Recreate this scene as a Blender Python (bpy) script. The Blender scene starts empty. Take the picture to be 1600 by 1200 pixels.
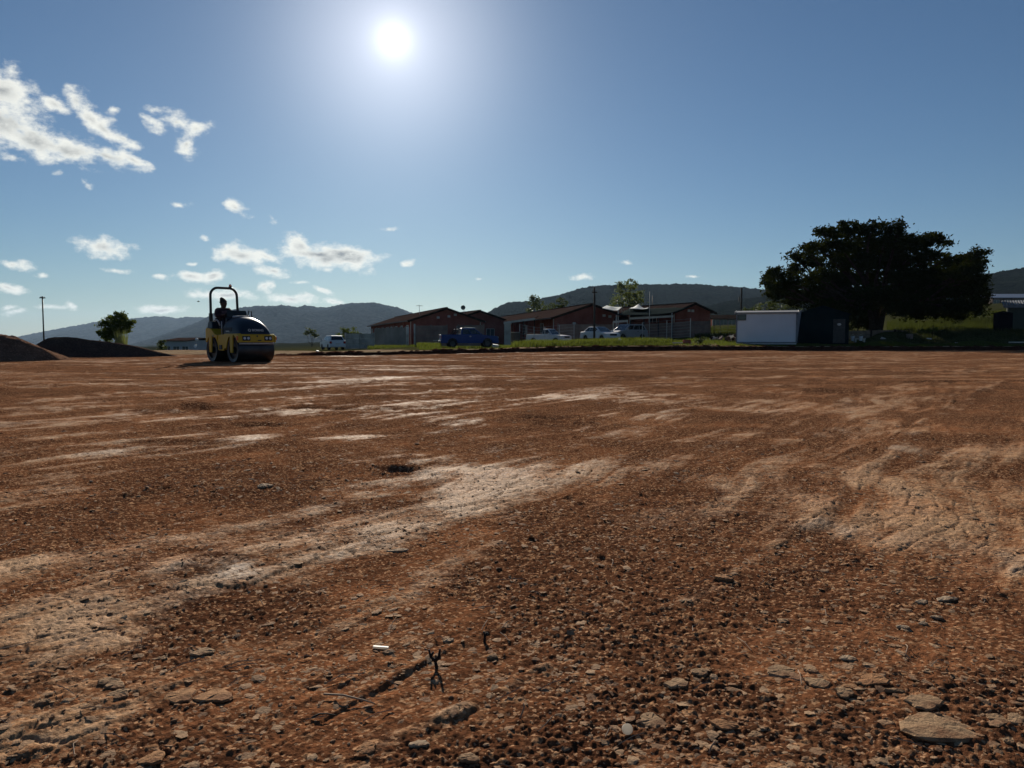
import bpy, bmesh, math, random
import numpy as np
from mathutils import Vector, Matrix

random.seed(7)
RNG = np.random.default_rng(11)
SC = bpy.context.scene
COL = SC.collection
R = math.radians
F = 1202.0            # focal length in pixels of the 1600 px wide photograph
CAMZ = 0.85
PITCH = math.atan(70.0 / F)


def ray(px, py):
    a, b = (px - 800.0) / F, (600.0 - py) / F
    c, s = math.cos(PITCH), math.sin(PITCH)
    return Vector((a, c + b * s, b * c - s))


def P(px, py, d):
    """The point at distance d along +Y on the sight line through a photo pixel."""
    v = ray(px, py)
    v = v * (d / v.y)
    return Vector((v.x, v.y, v.z + CAMZ))


def G(px, py, z=0.0):
    v = ray(px, py)
    v = v * ((z - CAMZ) / v.z)
    return Vector((v.x, v.y, z))


# ------------------------------------------------------------------ camera
cam = bpy.data.cameras.new("camera")
cam.lens = 36.0 * F / 1600.0
cam.sensor_width = 36.0
cam.clip_start = 0.05
cam.clip_end = 30000
cam_o = bpy.data.objects.new("camera", cam)
cam_o.location = (0, 0, CAMZ)
cam_o.rotation_euler = (math.pi / 2 - PITCH, 0, 0)
COL.objects.link(cam_o)
SC.camera = cam_o

# ------------------------------------------------------------------ sun, sky, exposure
SUN = ray(615, 62).normalized()
SUN_EL = math.asin(SUN.z)
SUN_AZ = math.atan2(SUN.x, SUN.y)
SUN_STRENGTH = 5.0
SKY_STRENGTH = 0.050
HAZE_DENSITY = 3.6e-5
EXPOSURE = 0.35

sl = bpy.data.lights.new("sun", "SUN")
sl.energy = SUN_STRENGTH
sl.angle = R(0.53)
sl.color = (1.0, 0.91, 0.78)
so = bpy.data.objects.new("sun", sl)
so.rotation_euler = (-SUN).to_track_quat("-Z", "Y").to_euler()
so.location = (0, 0, 40)
COL.objects.link(so)

SC.view_settings.view_transform = "Standard"
SC.view_settings.look = "None"
SC.view_settings.exposure = EXPOSURE
SC.view_settings.gamma = 1.0
SC.view_settings.use_curve_mapping = False
SC.render.engine = "CYCLES"
SC.cycles.use_denoising = True
SC.cycles.max_bounces = 6
SC.cycles.volume_bounces = 0
SC.cycles.transparent_max_bounces = 8
SC.cycles.sample_clamp_indirect = 4.0

CLOUDS = [  # centre x, y, half width, half height (photo pixels), tilt, weight
    (8, 140, 46, 34, -10, 1.02), (0, 192, 58, 36, 0, 1.1), (50, 220, 60, 24, -12, 1.1), (112, 238, 60, 20, -5, 1.05), (166, 245, 52, 14, -8, 1), (206, 250, 30, 10, -20, .95),
    (90, 166, 32, 12, -15, .95), (125, 158, 24, 17, -30, .95), (142, 185, 24, 15, -45, .95), (166, 204, 34, 16, -30, .95), (192, 218, 28, 12, -25, .9), (173, 171, 13, 8, 0, .75),
    (250, 172, 28, 10, 0, .65), (240, 195, 22, 10, -30, .85), (272, 192, 26, 15, -20, .85), (306, 203, 30, 12, 8, .85), (292, 230, 17, 16, 30, .9),
    (165, 386, 42, 16, -4, 1), (187, 423, 20, 5, -6, .8), (372, 326, 26, 11, -18, .9), (422, 338, 12, 7, -45, .75),
    (375, 400, 46, 19, -8, 1), (425, 423, 36, 10, -8, .95), (472, 386, 34, 20, -12, 1.0), (540, 398, 60, 17, -3, 1.3), (500, 398, 90, 15, -2, 1.15),
    (510, 405, 60, 20, 0, 1.05), (575, 423, 16, 8, 0, .85), (512, 421, 14, 5, 0, .75), (300, 434, 32, 9, 0, 1), (332, 433, 20, 12, 10, 1),
    (354, 461, 54, 10, -3, 1), (415, 447, 14, 11, 30, .85), (458, 470, 46, 10, -4, 1), (250, 483, 44, 8, 0, 1), (18, 410, 30, 9, -14, .85),
    (65, 430, 9, 4, 0, .7), (10, 450, 34, 9, -8, .9), (298, 412, 9, 4, 10, .65), (322, 371, 9, 6, -30, .7), (281, 318, 16, 6, -5, .7),
    (634, 411, 18, 5, 12, .75), (976, 411, 12, 5, 0, .85), (911, 433, 26, 6, -8, .8), (750, 434, 10, 4, 0, .7), (615, 356, 30, 5, 0, .55),
    (135, 290, 12, 6, -20, .6), (20, 245, 20, 8, -10, .8), (92, 272, 10, 5, 0, .65), (470, 443, 14, 4, -5, .8), (507, 455, 20, 5, -10, .85),
    (520, 470, 18, 6, 0, .9), (32, 487, 24, 5, 0, .8), (15, 479, 14, 4, 0, .8), (247, 430, 16, 4, -8, .7), (85, 481, 26, 4, 0, .6),
    (108, 475, 8, 8, 0, .7), (1085, 430, 12, 3, 0, .6), (415, 400, 22, 9, -20, .9), (182, 262, 8, 4, 0, .6), (480, 398, 26, 12, 0, .9),
]


def build_world():
    w = bpy.data.worlds.new("World")
    SC.world = w
    w.use_nodes = True
    nt = w.node_tree
    nt.nodes.clear()
    N, L = nt.nodes.new, nt.links.new

    def m(op, a, b=None, c=None, clamp=False):
        n = N("ShaderNodeMath")
        n.operation = op
        n.use_clamp = clamp
        for i, v in enumerate((a, b, c)):
            if v is None:
                continue
            if isinstance(v, (int, float)):
                n.inputs[i].default_value = v
            else:
                L(v, n.inputs[i])
        return n.outputs[0]

    tc = N("ShaderNodeTexCoord")
    d = tc.outputs["Generated"]
    sky = N("ShaderNodeTexSky")
    sky.sky_type = "NISHITA"
    sky.sun_disc = False
    sky.sun_elevation = SUN_EL
    sky.sun_rotation = SUN_AZ
    sky.altitude = 300
    sky.air_density = 1.0
    sky.dust_density = 0.25
    sky.ozone_density = 3.2
    # the bright circumsolar glow of the real sky, round the sun's own direction
    dot = N("ShaderNodeVectorMath")
    dot.operation = "DOT_PRODUCT"
    L(d, dot.inputs[0])
    dot.inputs[1].default_value = SUN
    th = m("ARCCOSINE", m("MINIMUM", dot.outputs["Value"], 1.0))
    disc = m("MULTIPLY", m("EXPONENT", m("MULTIPLY", m("DIVIDE", th, R(0.70)), -1.0)), 0.8)
    inner = m("MULTIPLY", m("EXPONENT", m("MULTIPLY", m("POWER", m("DIVIDE", th, R(6.6)), 2.0), -1.0)), 0.30)
    outer = m("MULTIPLY", m("EXPONENT", m("MULTIPLY", m("DIVIDE", th, R(2.0)), -1.0)), 0.22)
    wide = m("MULTIPLY", m("EXPONENT", m("MULTIPLY", m("POWER", m("DIVIDE", th, R(13.0)), 2.0), -1.0)), 0.02)
    glow = m("ADD", m("ADD", m("ADD", disc, inner), outer), wide)
    # clouds, by azimuth and elevation
    sep = N("ShaderNodeSeparateXYZ")
    L(d, sep.inputs[0])
    az = m("ARCTAN2", sep.outputs[0], sep.outputs[1])
    el = m("ARCSINE", sep.outputs[2])
    ae = N("ShaderNodeCombineXYZ")
    L(az, ae.inputs[0])
    L(el, ae.inputs[1])
    wn = N("ShaderNodeTexNoise")
    wn.inputs["Scale"].default_value = 26
    wn.inputs["Detail"].default_value = 5
    L(ae.outputs[0], wn.inputs["Vector"])
    wv = N("ShaderNodeVectorMath")
    wv.operation = "MULTIPLY_ADD"
    L(wn.outputs["Color"], wv.inputs[0])
    wv.inputs[1].default_value = (0.024, 0.015, 0)
    L(ae.outputs[0], wv.inputs[2])
    off = N("ShaderNodeVectorMath")
    off.operation = "SUBTRACT"
    L(wv.outputs[0], off.inputs[0])
    off.inputs[1].default_value = (0.012, 0.0075, 0)
    pos = off.outputs[0]

    def field(p):
        cur = None
        for cx, cy, rx, ry, t, wgt in CLOUDS:
            v = ray(cx, cy).normalized()
            a0, e0 = math.atan2(v.x, v.y), math.asin(v.z)
            mp = N("ShaderNodeMapping")
            mp.vector_type = "TEXTURE"
            mp.inputs["Location"].default_value = (a0, e0, 0)
            mp.inputs["Rotation"].default_value = (0, 0, R(t))
            mp.inputs["Scale"].default_value = (rx * 1.25 / F, ry * 1.3 / F, 1)
            L(p, mp.inputs["Vector"])
            ln = N("ShaderNodeVectorMath")
            ln.operation = "LENGTH"
            L(mp.outputs[0], ln.inputs[0])
            o = m("MULTIPLY_ADD", ln.outputs["Value"], -wgt, wgt)
            cur = o if cur is None else m("SMOOTH_MAX", cur, o, 0.18)
        return cur

    f = field(pos)
    sc_ = N("ShaderNodeVectorMath")
    sc_.operation = "MULTIPLY"
    L(ae.outputs[0], sc_.inputs[0])
    sc_.inputs[1].default_value = (1, 1.5, 1)

    def noise(vec, scale, det):
        n = N("ShaderNodeTexNoise")
        n.inputs["Scale"].default_value = scale
        n.inputs["Detail"].default_value = det
        n.inputs["Roughness"].default_value = 0.62
        L(vec, n.inputs["Vector"])
        return n.outputs["Fac"]

    n1 = noise(sc_.outputs[0], 42, 9)
    sh = N("ShaderNodeVectorMath")
    sh.operation = "ADD"
    L(sc_.outputs[0], sh.inputs[0])
    sh.inputs[1].default_value = (0.006, 0.011, 0)
    n2 = noise(sh.outputs[0], 42, 9)
    dens = m("ADD", f, m("MULTIPLY", m("SUBTRACT", n1, 0.5), 2.0))

    def ramp(v, lo, hi):
        r = N("ShaderNodeMapRange")
        r.interpolation_type = "SMOOTHSTEP"
        L(v, r.inputs[0])
        r.inputs[1].default_value = lo
        r.inputs[2].default_value = hi
        return r.outputs[0]

    alpha = m("MULTIPLY", ramp(dens, 0.18, 0.88), 0.95)
    alpha = m("MULTIPLY", alpha, ramp(f, 0.0, 0.22))
    lit = m("ADD", m("MULTIPLY", m("SUBTRACT", n1, n2), 2.6), 0.5, clamp=True)
    core = m("MULTIPLY", ramp(m("ADD", f, m("MULTIPLY", m("SUBTRACT", n1, 0.5), 0.9)), 0.66, 1.1), m("SUBTRACT", 1.2, m("MULTIPLY", lit, 0.95)), clamp=True)

    def mix(fac, a, b):
        n = N("ShaderNodeMix")
        n.data_type = "RGBA"
        for s, v in ((n.inputs[0], fac), (n.inputs[6], a), (n.inputs[7], b)):
            if isinstance(v, tuple):
                s.default_value = v
            else:
                L(v, s)
        return n.outputs[2]

    bal = N("ShaderNodeVectorMath")      # the photograph's cool white balance
    bal.operation = "MULTIPLY"
    L(sky.outputs[0], bal.inputs[0])
    bal.inputs[1].default_value = (0.57, 0.71, 0.82)
    skys = N("ShaderNodeVectorMath")
    skys.operation = "SCALE"
    L(bal.outputs[0], skys.inputs[0])
    skys.inputs["Scale"].default_value = SKY_STRENGTH
    gl = N("ShaderNodeVectorMath")
    gl.operation = "SCALE"
    gl.inputs[0].default_value = (1.0, 0.96, 0.98)
    L(glow, gl.inputs["Scale"])
    sg = N("ShaderNodeVectorMath")
    sg.operation = "ADD"
    L(skys.outputs[0], sg.inputs[0])
    L(gl.outputs[0], sg.inputs[1])
    cc = mix(core, (0.76, 0.76, 0.70, 1), (0.23, 0.24, 0.245, 1))
    fin = mix(alpha, sg.outputs[0], cc)
    bg = N("ShaderNodeBackground")
    bg.inputs[1].default_value = 1.0
    L(fin, bg.inputs[0])
    out = N("ShaderNodeOutputWorld")
    L(bg.outputs[0], out.inputs[0])


build_world()


# ------------------------------------------------------------------ noise
def _hash(ix, iy, seed):
    h = (ix.astype(np.int64) * 374761393 + iy.astype(np.int64) * 668265263 + seed * 974634777) & 0xFFFFFFFF
    h = ((h ^ (h >> 13)) * 1274126177) & 0xFFFFFFFF
    h = ((h ^ (h >> 16)) * 2246822519) & 0xFFFFFFFF
    return (h ^ (h >> 15)).astype(np.float64) / 4294967296.0


def perlin(x, y, seed=0):
    x, y = np.asarray(x, float), np.asarray(y, float)
    x0, y0 = np.floor(x), np.floor(y)
    fx, fy = x - x0, y - y0
    ux, uy = fx * fx * fx * (fx * (fx * 6 - 15) + 10), fy * fy * fy * (fy * (fy * 6 - 15) + 10)

    def g(i, j):
        a = _hash(x0 + i, y0 + j, seed) * 2 * math.pi
        return np.cos(a) * (fx - i) + np.sin(a) * (fy - j)

    a = g(0, 0) * (1 - ux) + g(1, 0) * ux
    b = g(0, 1) * (1 - ux) + g(1, 1) * ux
    return (a * (1 - uy) + b * uy) * 1.5


def fbm(x, y, octv=4, seed=0, gain=0.5):
    s, a, f, t = 0, 1.0, 1.0, 0
    for o in range(octv):
        s = s + a * perlin(np.asarray(x) * f, np.asarray(y) * f, seed + o * 17)
        t += a
        a *= gain
        f *= 2.03
    return s / t * 1.3


def worley(x, y, seed=0):
    """Distances to the nearest and second nearest random point, and that point's own random number."""
    x, y = np.asarray(x, float), np.asarray(y, float)
    x0, y0 = np.floor(x), np.floor(y)
    f1 = np.full(x.shape, 9.0)
    f2 = np.full(x.shape, 9.0)
    idv = np.zeros(x.shape)
    for i in (-1, 0, 1):
        for j in (-1, 0, 1):
            cx, cy = x0 + i, y0 + j
            px = cx + 0.1 + 0.8 * _hash(cx, cy, seed)
            py = cy + 0.1 + 0.8 * _hash(cx, cy, seed + 5)
            dd = np.hypot(px - x, py - y)
            near = dd < f1
            f2 = np.where(near, f1, np.minimum(f2, dd))
            idv = np.where(near, _hash(cx, cy, seed + 9), idv)
            f1 = np.where(near, dd, f1)
    return f1, f2, idv


def sstep(a, b, x):
    t = np.clip((x - a) / (b - a), 0, 1)
    return t * t * (3 - 2 * t)


# ------------------------------------------------------------------ objects
def link(name, data, parent=None, loc=None, rot=None):
    o = bpy.data.objects.new(name, data)
    COL.objects.link(o)
    if parent is not None:
        o.parent = parent
    if loc is not None:
        o.location = loc
    if rot is not None:
        o.rotation_euler = rot
    return o


def tag(o, label=None, cat=None, group=None, kind=None):
    for k, v in (("label", label), ("category", cat), ("group", group), ("kind", kind)):
        if v:
            o[k] = v
    return o


def thing(name, label, cat, loc=(0, 0, 0), rotz=0.0, group=None):
    return tag(link(name, None, None, loc, (0, 0, rotz)), label, cat, group)


def mesh_np(name, v, f, mat, parent=None, smooth=True, attrs=None, loc=None, rot=None):
    """A mesh from arrays: v (n,3); f (m,3) or (m,4)."""
    v = np.ascontiguousarray(v, dtype=np.float32)
    f = np.ascontiguousarray(f, dtype=np.int32)
    k = f.shape[1]
    me = bpy.data.meshes.new(name)
    me.vertices.add(len(v))
    me.vertices.foreach_set("co", v.ravel())
    me.loops.add(f.size)
    me.loops.foreach_set("vertex_index", f.ravel())
    me.polygons.add(len(f))
    me.polygons.foreach_set("loop_start", np.arange(0, f.size, k, dtype=np.int32))
    me.polygons.foreach_set("loop_total", np.full(len(f), k, dtype=np.int32))
    me.polygons.foreach_set("use_smooth", np.full(len(f), smooth, dtype=bool))
    me.update(calc_edges=True)
    for an, av in (attrs or {}).items():
        a = me.attributes.new(an, "FLOAT", "POINT")
        a.data.foreach_set("value", np.ascontiguousarray(av, dtype=np.float32))
    if mat:
        me.materials.append(mat)
    return link(name, me, parent, loc, rot)


def grid_faces(rows, cols, wrap=False):
    i = np.arange(rows - 1)[:, None] * cols
    j = np.arange(cols if wrap else cols - 1)[None, :]
    jn = (j + 1) % cols
    return np.stack([i + j, i + jn, i + cols + jn, i + cols + j], -1).reshape(-1, 4)


class MB:
    """Collects simple solids and links them as one mesh."""

    def __init__(self):
        self.v, self.f = [], []

    def add(self, vs, fs):
        n = len(self.v)
        self.v += [tuple(p) for p in vs]
        self.f += [tuple(i + n for i in q) for q in fs]
        return self

    def box(self, c, s, rz=0.0, m=None):
        hx, hy, hz = s[0] / 2, s[1] / 2, s[2] / 2
        ps = [Vector((x * hx, y * hy, z * hz)) for z in (-1, 1) for x, y in ((-1, -1), (1, -1), (1, 1), (-1, 1))]
        mt = m or Matrix.Rotation(rz, 3, "Z")
        return self.add([mt @ p + Vector(c) for p in ps], [(3, 2, 1, 0), (4, 5, 6, 7), (0, 1, 5, 4), (1, 2, 6, 5), (2, 3, 7, 6), (3, 0, 4, 7)])

    def hexa(self, lo, hi):
        """Eight corners: four below, four above, both counter-clockwise."""
        return self.add(list(lo) + list(hi), [(3, 2, 1, 0), (4, 5, 6, 7), (0, 1, 5, 4), (1, 2, 6, 5), (2, 3, 7, 6), (3, 0, 4, 7)])

    def quad(self, a, b, c, d):
        return self.add([a, b, c, d], [(0, 1, 2, 3)])

    def tube(self, path, radii, n=8, caps=True):
        path = [Vector(p) for p in path]
        if isinstance(radii, (int, float)):
            radii = [radii] * len(path)
        rings, vs, fs = len(path), [], []
        up = None
        for k, p in enumerate(path):
            t = (path[min(k + 1, rings - 1)] - path[max(k - 1, 0)]).normalized()
            if up is None:
                up = Vector((0, 0, 1)) if abs(t.z) < 0.9 else Vector((1, 0, 0))
            a = t.cross(up).normalized()
            up = a.cross(t).normalized()
            for i in range(n):
                w = 2 * math.pi * i / n
                vs.append(p + (a * math.cos(w) + up * math.sin(w)) * radii[k])
        for k in range(rings - 1):
            for i in range(n):
                j = (i + 1) % n
                fs.append((k * n + i, k * n + j, (k + 1) * n + j, (k + 1) * n + i))
        if caps:
            fs.append(tuple(range(n - 1, -1, -1)))
            fs.append(tuple(range((rings - 1) * n, rings * n)))
        return self.add(vs, fs)

    def prism(self, poly, a, b, axis="y"):
        """A polygon in x-z (axis y) or y-z (axis x) or x-y (axis z), drawn from a to b along the axis."""
        n = len(poly)
        mk = {"y": lambda p, q: (p[0], q, p[1]), "x": lambda p, q: (q, p[0], p[1]), "z": lambda p, q: (p[0], p[1], q)}[axis]
        vs = [mk(p, a) for p in poly] + [mk(p, b) for p in poly]
        fs = [tuple(range(n)), tuple(range(2 * n - 1, n - 1, -1))] + [(i, i + n, (i + 1) % n + n, (i + 1) % n) for i in range(n)]
        return self.add(vs, fs)

    def ball(self, c, r, n=10, rings=6):
        rx, ry, rz = (r, r, r) if isinstance(r, (int, float)) else r
        vs = [(c[0], c[1], c[2] - rz)]
        for k in range(1, rings):
            w = -math.pi / 2 + math.pi * k / rings
            for i in range(n):
                u = 2 * math.pi * i / n
                vs.append((c[0] + rx * math.cos(w) * math.cos(u), c[1] + ry * math.cos(w) * math.sin(u), c[2] + rz * math.sin(w)))
        vs.append((c[0], c[1], c[2] + rz))
        fs = [(0, 1 + (i + 1) % n, 1 + i) for i in range(n)]
        for k in range(rings - 2):
            for i in range(n):
                a = 1 + k * n
                fs.append((a + i, a + (i + 1) % n, a + n + (i + 1) % n, a + n + i))
        a = 1 + (rings - 2) * n
        fs += [(a + i, a + (i + 1) % n, len(vs) - 1) for i in range(n)]
        return self.add(vs, fs)

    def build(self, name, mat, parent=None, smooth=False, bevel=0.0, loc=None, rot=None):
        me = bpy.data.meshes.new(name)
        me.from_pydata(self.v, [], self.f)
        bm = bmesh.new()
        bm.from_mesh(me)
        bmesh.ops.recalc_face_normals(bm, faces=bm.faces)
        bm.to_mesh(me)
        bm.free()
        if smooth:
            me.polygons.foreach_set("use_smooth", np.ones(len(me.polygons), dtype=bool))
        me.materials.append(mat)
        o = link(name, me, parent, loc, rot)
        if bevel:
            md = o.modifiers.new("bevel", "BEVEL")
            md.width = bevel
            md.segments = 2
            md.limit_method = "ANGLE"
            md.angle_limit = R(35)
        return o


# ------------------------------------------------------------------ materials
class Nodes:
    def __init__(self, name):
        self.mat = bpy.data.materials.new(name)
        self.mat.use_nodes = True
        self.nt = self.mat.node_tree
        self.bsdf = self.nt.nodes["Principled BSDF"]
        self.out = self.nt.nodes["Material Output"]

    def n(self, t, **kw):
        o = self.nt.nodes.new(t)
        for k, v in kw.items():
            setattr(o, k, v)
        return o

    def set(self, sock, v):
        if isinstance(v, bpy.types.NodeSocket):
            self.nt.links.new(v, sock)
        elif isinstance(v, (tuple, list)) and len(v) == 3 and sock.type == "RGBA":
            sock.default_value = (*v, 1)
        else:
            sock.default_value = v

    def math(self, op, a, b=0.0, clamp=False):
        o = self.n("ShaderNodeMath", operation=op, use_clamp=clamp)
        self.set(o.inputs[0], a)
        self.set(o.inputs[1], b)
        return o.outputs[0]

    def mix(self, fac, a, b, mode="MIX"):
        o = self.n("ShaderNodeMix", data_type="RGBA", blend_type=mode)
        self.set(o.inputs[0], fac)
        self.set(o.inputs[6], a)
        self.set(o.inputs[7], b)
        return o.outputs[2]

    def coords(self, scale=(1, 1, 1), kind="Object"):
        t = self.n("ShaderNodeTexCoord")
        mp = self.n("ShaderNodeMapping")
        mp.inputs["Scale"].default_value = scale
        self.nt.links.new(t.outputs[kind], mp.inputs[0])
        return mp.outputs[0]

    def noise(self, scale, detail=4, vec=None, rough=0.55, lo=0.3, hi=0.7):
        o = self.n("ShaderNodeTexNoise")
        o.inputs["Scale"].default_value = scale
        o.inputs["Detail"].default_value = detail
        o.inputs["Roughness"].default_value = rough
        self.nt.links.new(vec or self.coords(), o.inputs["Vector"])
        return self.range(o.outputs["Fac"], lo, hi)

    def range(self, v, lo, hi, a=0.0, b=1.0):
        o = self.n("ShaderNodeMapRange")
        self.set(o.inputs[0], v)
        for i, x in enumerate((lo, hi, a, b)):
            o.inputs[i + 1].default_value = x
        return o.outputs[0]

    def attr(self, name):
        return self.n("ShaderNodeAttribute", attribute_name=name).outputs["Fac"]

    def bump(self, h, strength=0.5, dist=0.02, after=None):
        o = self.n("ShaderNodeBump")
        o.inputs["Strength"].default_value = strength
        o.inputs["Distance"].default_value = dist
        self.set(o.inputs["Height"], h)
        if after is not None:
            self.nt.links.new(after, o.inputs["Normal"])
        return o.outputs[0]

    def fin(self, color=None, rough=None, metal=None, normal=None, spec=None, coat=None):
        b = self.bsdf
        for k, v in (("Base Color", color), ("Roughness", rough), ("Metallic", metal), ("Normal", normal), ("Specular IOR Level", spec), ("Coat Weight", coat)):
            if v is not None:
                self.set(b.inputs[k], v)
        return self.mat


def simple(name, col, rough=0.6, metal=0.0, var=0.25, scale=3.0, bump=0.0, spec=0.4, coat=None, bscale=30.0):
    m = Nodes(name)
    n1 = m.noise(scale, 6)
    c = m.mix(n1, tuple(x * (1 - var) for x in col), tuple(min(1, x * (1 + var)) for x in col))
    nrm = m.bump(m.noise(bscale, 4), bump, 0.02) if bump else None
    rg = m.range(m.noise(scale * 2.3, 4), 0, 1, max(0.02, rough - 0.1), min(1, rough + 0.1))
    return m.fin(c, rg, metal, nrm, spec, coat)


def leafy(name, a, b, trans=0.35, spec=0.1, nscale=0.9):
    """Leaves: two greens by clump, part of the light passing through."""
    m = Nodes(name)
    nz = m.noise(nscale, 3)
    c = m.mix(nz, a, b)
    c = m.mix(m.noise(9.0, 2), c, tuple(x * 1.5 for x in b))
    m.fin(c, 0.6, spec=spec)
    tr = m.n("ShaderNodeBsdfTranslucent")
    ct = m.mix(0.6, c, (0.30, 0.36, 0.05), "MIX")
    m.set(tr.inputs[0], ct)
    mx = m.n("ShaderNodeMixShader")
    mx.inputs[0].default_value = trans
    m.nt.links.new(m.bsdf.outputs[0], mx.inputs[1])
    m.nt.links.new(tr.outputs[0], mx.inputs[2])
    m.nt.links.new(mx.outputs[0], m.out.inputs[0])
    return m.mat
# ------------------------------------------------------------------ the red earth field
EDGE_PX = [(440, 556), (520, 556), (600, 555), (700, 553), (800, 550.7), (900, 549), (1000, 548.3), (1100, 548), (1250, 547.6), (1600, 547.2)]
BANK_PX = [(440, 553.5), (520, 550.6), (600, 549.6), (700, 546.6), (800, 544.6), (900, 541.4), (1000, 540.6), (1100, 540.2), (1250, 541.4), (1600, 541.2)]
ex, ey, ez = [-400, -90, -40, -18.5], [160, 62, 51, 43], [0.05, 0.05, 0.05, 0.03]
for (a, b), (c, d) in zip(EDGE_PX, BANK_PX):
    g = G(a, b)
    ex.append(g.x)
    ey.append(g.y)
    ez.append(P(c, d, g.y + 0.25).z)
ex += [75, 140, 500]
ey += [66, 90, 200]
ez += [0.35, 0.4, 0.4]
EX, EY, EZ = map(np.array, (ex, ey, ez))


def edge_y(x):
    return np.interp(x, EX, EY)


PALE = [  # photo x, y, half width, half height, weight : pale crusts lying on the field
    (1470, 840, 210, 62, 1.3), (1385, 765, 60, 26, .9), (1500, 715, 160, 18, .5), (725, 760, 100, 34, 1.2), (620, 770, 70, 20, .8), (770, 800, 90, 18, .8), (600, 830, 60, 12, .5),
    (330, 895, 90, 22, 1.1), (690, 662, 60, 8, 1.1), (565, 690, 70, 8, .8), (155, 718, 90, 18, .7), (660, 742, 60, 10, .6), (640, 720, 130, 14, .5),
    (950, 622, 160, 8, .9), (1000, 650, 120, 8, .5), (930, 730, 110, 14, .4), (1280, 690, 90, 10, .4), (300, 660, 90, 7, .5), (430, 645, 70, 5, .5),
    (60, 975, 130, 46, 1.2), (130, 1010, 110, 34, 1.1), (20, 890, 60, 30, .7), (150, 905, 40, 14, .5), (420, 800, 110, 10, .35),
    (1500, 1060, 130, 36, .6), (1430, 1115, 130, 40, .6), (620, 1000, 40, 14, .6), (700, 1115, 60, 16, .6), (480, 850, 90, 20, .4), (100, 1150, 160, 44, .5),
    (850, 1045, 60, 10, .5), (1300, 1000, 120, 20, .3), (1530, 640, 120, 6, .5), (1200, 640, 140, 6, .5), (380, 690, 60, 6, .5), (560, 725, 50, 6, .6),
]
DARK = [
    (295, 640, 64, 9, 1.5), (625, 737, 36, 8, 1.2), (580, 622, 60, 7, .9), (1050, 775, 90, 20, .9), (880, 660, 60, 6, .8), (1310, 612, 60, 6, .9), (870, 655, 80, 6, .6),
    (1030, 1000, 90, 40, 1.0), (1080, 1110, 130, 60, 1.0), (300, 755, 140, 26, .9), (60, 830, 110, 34, .8), (880, 860, 220, 60, .6), (400, 960, 160, 40, .6),
    (1260, 690, 60, 10, .7), (1130, 915, 60, 20, .7), (1290, 860, 60, 30, .6), (600, 790, 90, 12, .4), (860, 600, 120, 6, .5), (700, 900, 160, 40, .5), (320, 890, 50, 24, .6), (280, 1010, 60, 30, .5), (1480, 690, 120, 8, .5),
]


def px_ellipses(lst):
    out = []
    for x, y, rx, ry, w in lst:
        c, a, b, e = G(x, y), G(x, y - ry), G(x, y + ry), G(x + rx, y)
        out.append((c.x, 0.5 * (a.y + b.y), abs(e.x - c.x), 0.5 * abs(a.y - b.y), w))
    return out


PALE_G, DARK_G = px_ellipses(PALE), px_ellipses(DARK)


def patches(X, Y, lst, wob):
    s = np.zeros(X.shape)
    for cx, cy, rx, ry, w in lst:
        q = ((X - cx) / rx) ** 2 + ((Y - cy) / ry) ** 2
        s = np.maximum(s, w * np.clip(1.25 - np.sqrt(q) * (1 + 0.0 * wob), 0, 1))
    return np.clip(s * 1.15 + np.where(s > 0, wob * 1.15 * np.minimum(s * 2, 1), 0), 0, 1.3)


PITS = [(295, 641, 50, 5, -.05), (625, 738, 40, 5, -.032), (590, 622, 46, 5, -.06), (1050, 778, 60, 10, -.010), (880, 660, 40, 4, -.045), (1310, 613, 50, 4, -.06),
        (860, 655, 60, 4, -.04), (480, 640, 70, 3, -.04), (560, 640, 120, 4, -.03), (255, 767, 20, 4, -.02), (1470, 598, 150, 2.2, -.06), (60, 606, 60, 3, -.05), (1340, 578, 200, 1.6, -.05),
        (410, 668, 60, 4, -.035), (240, 700, 140, 5, -.02), (700, 640, 60, 3, -.03), (560, 582, 120, 2, -.05), (1000, 590, 90, 2.2, -.05)]
PITS_G = px_ellipses(PITS)


TRK = np.array([G(*q)[:2] for q in ((560, 1190), (600, 1170), (780, 1080), (930, 1015), (1130, 915), (1240, 830), (1350, 740), (1470, 650), (1560, 600))])


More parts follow.
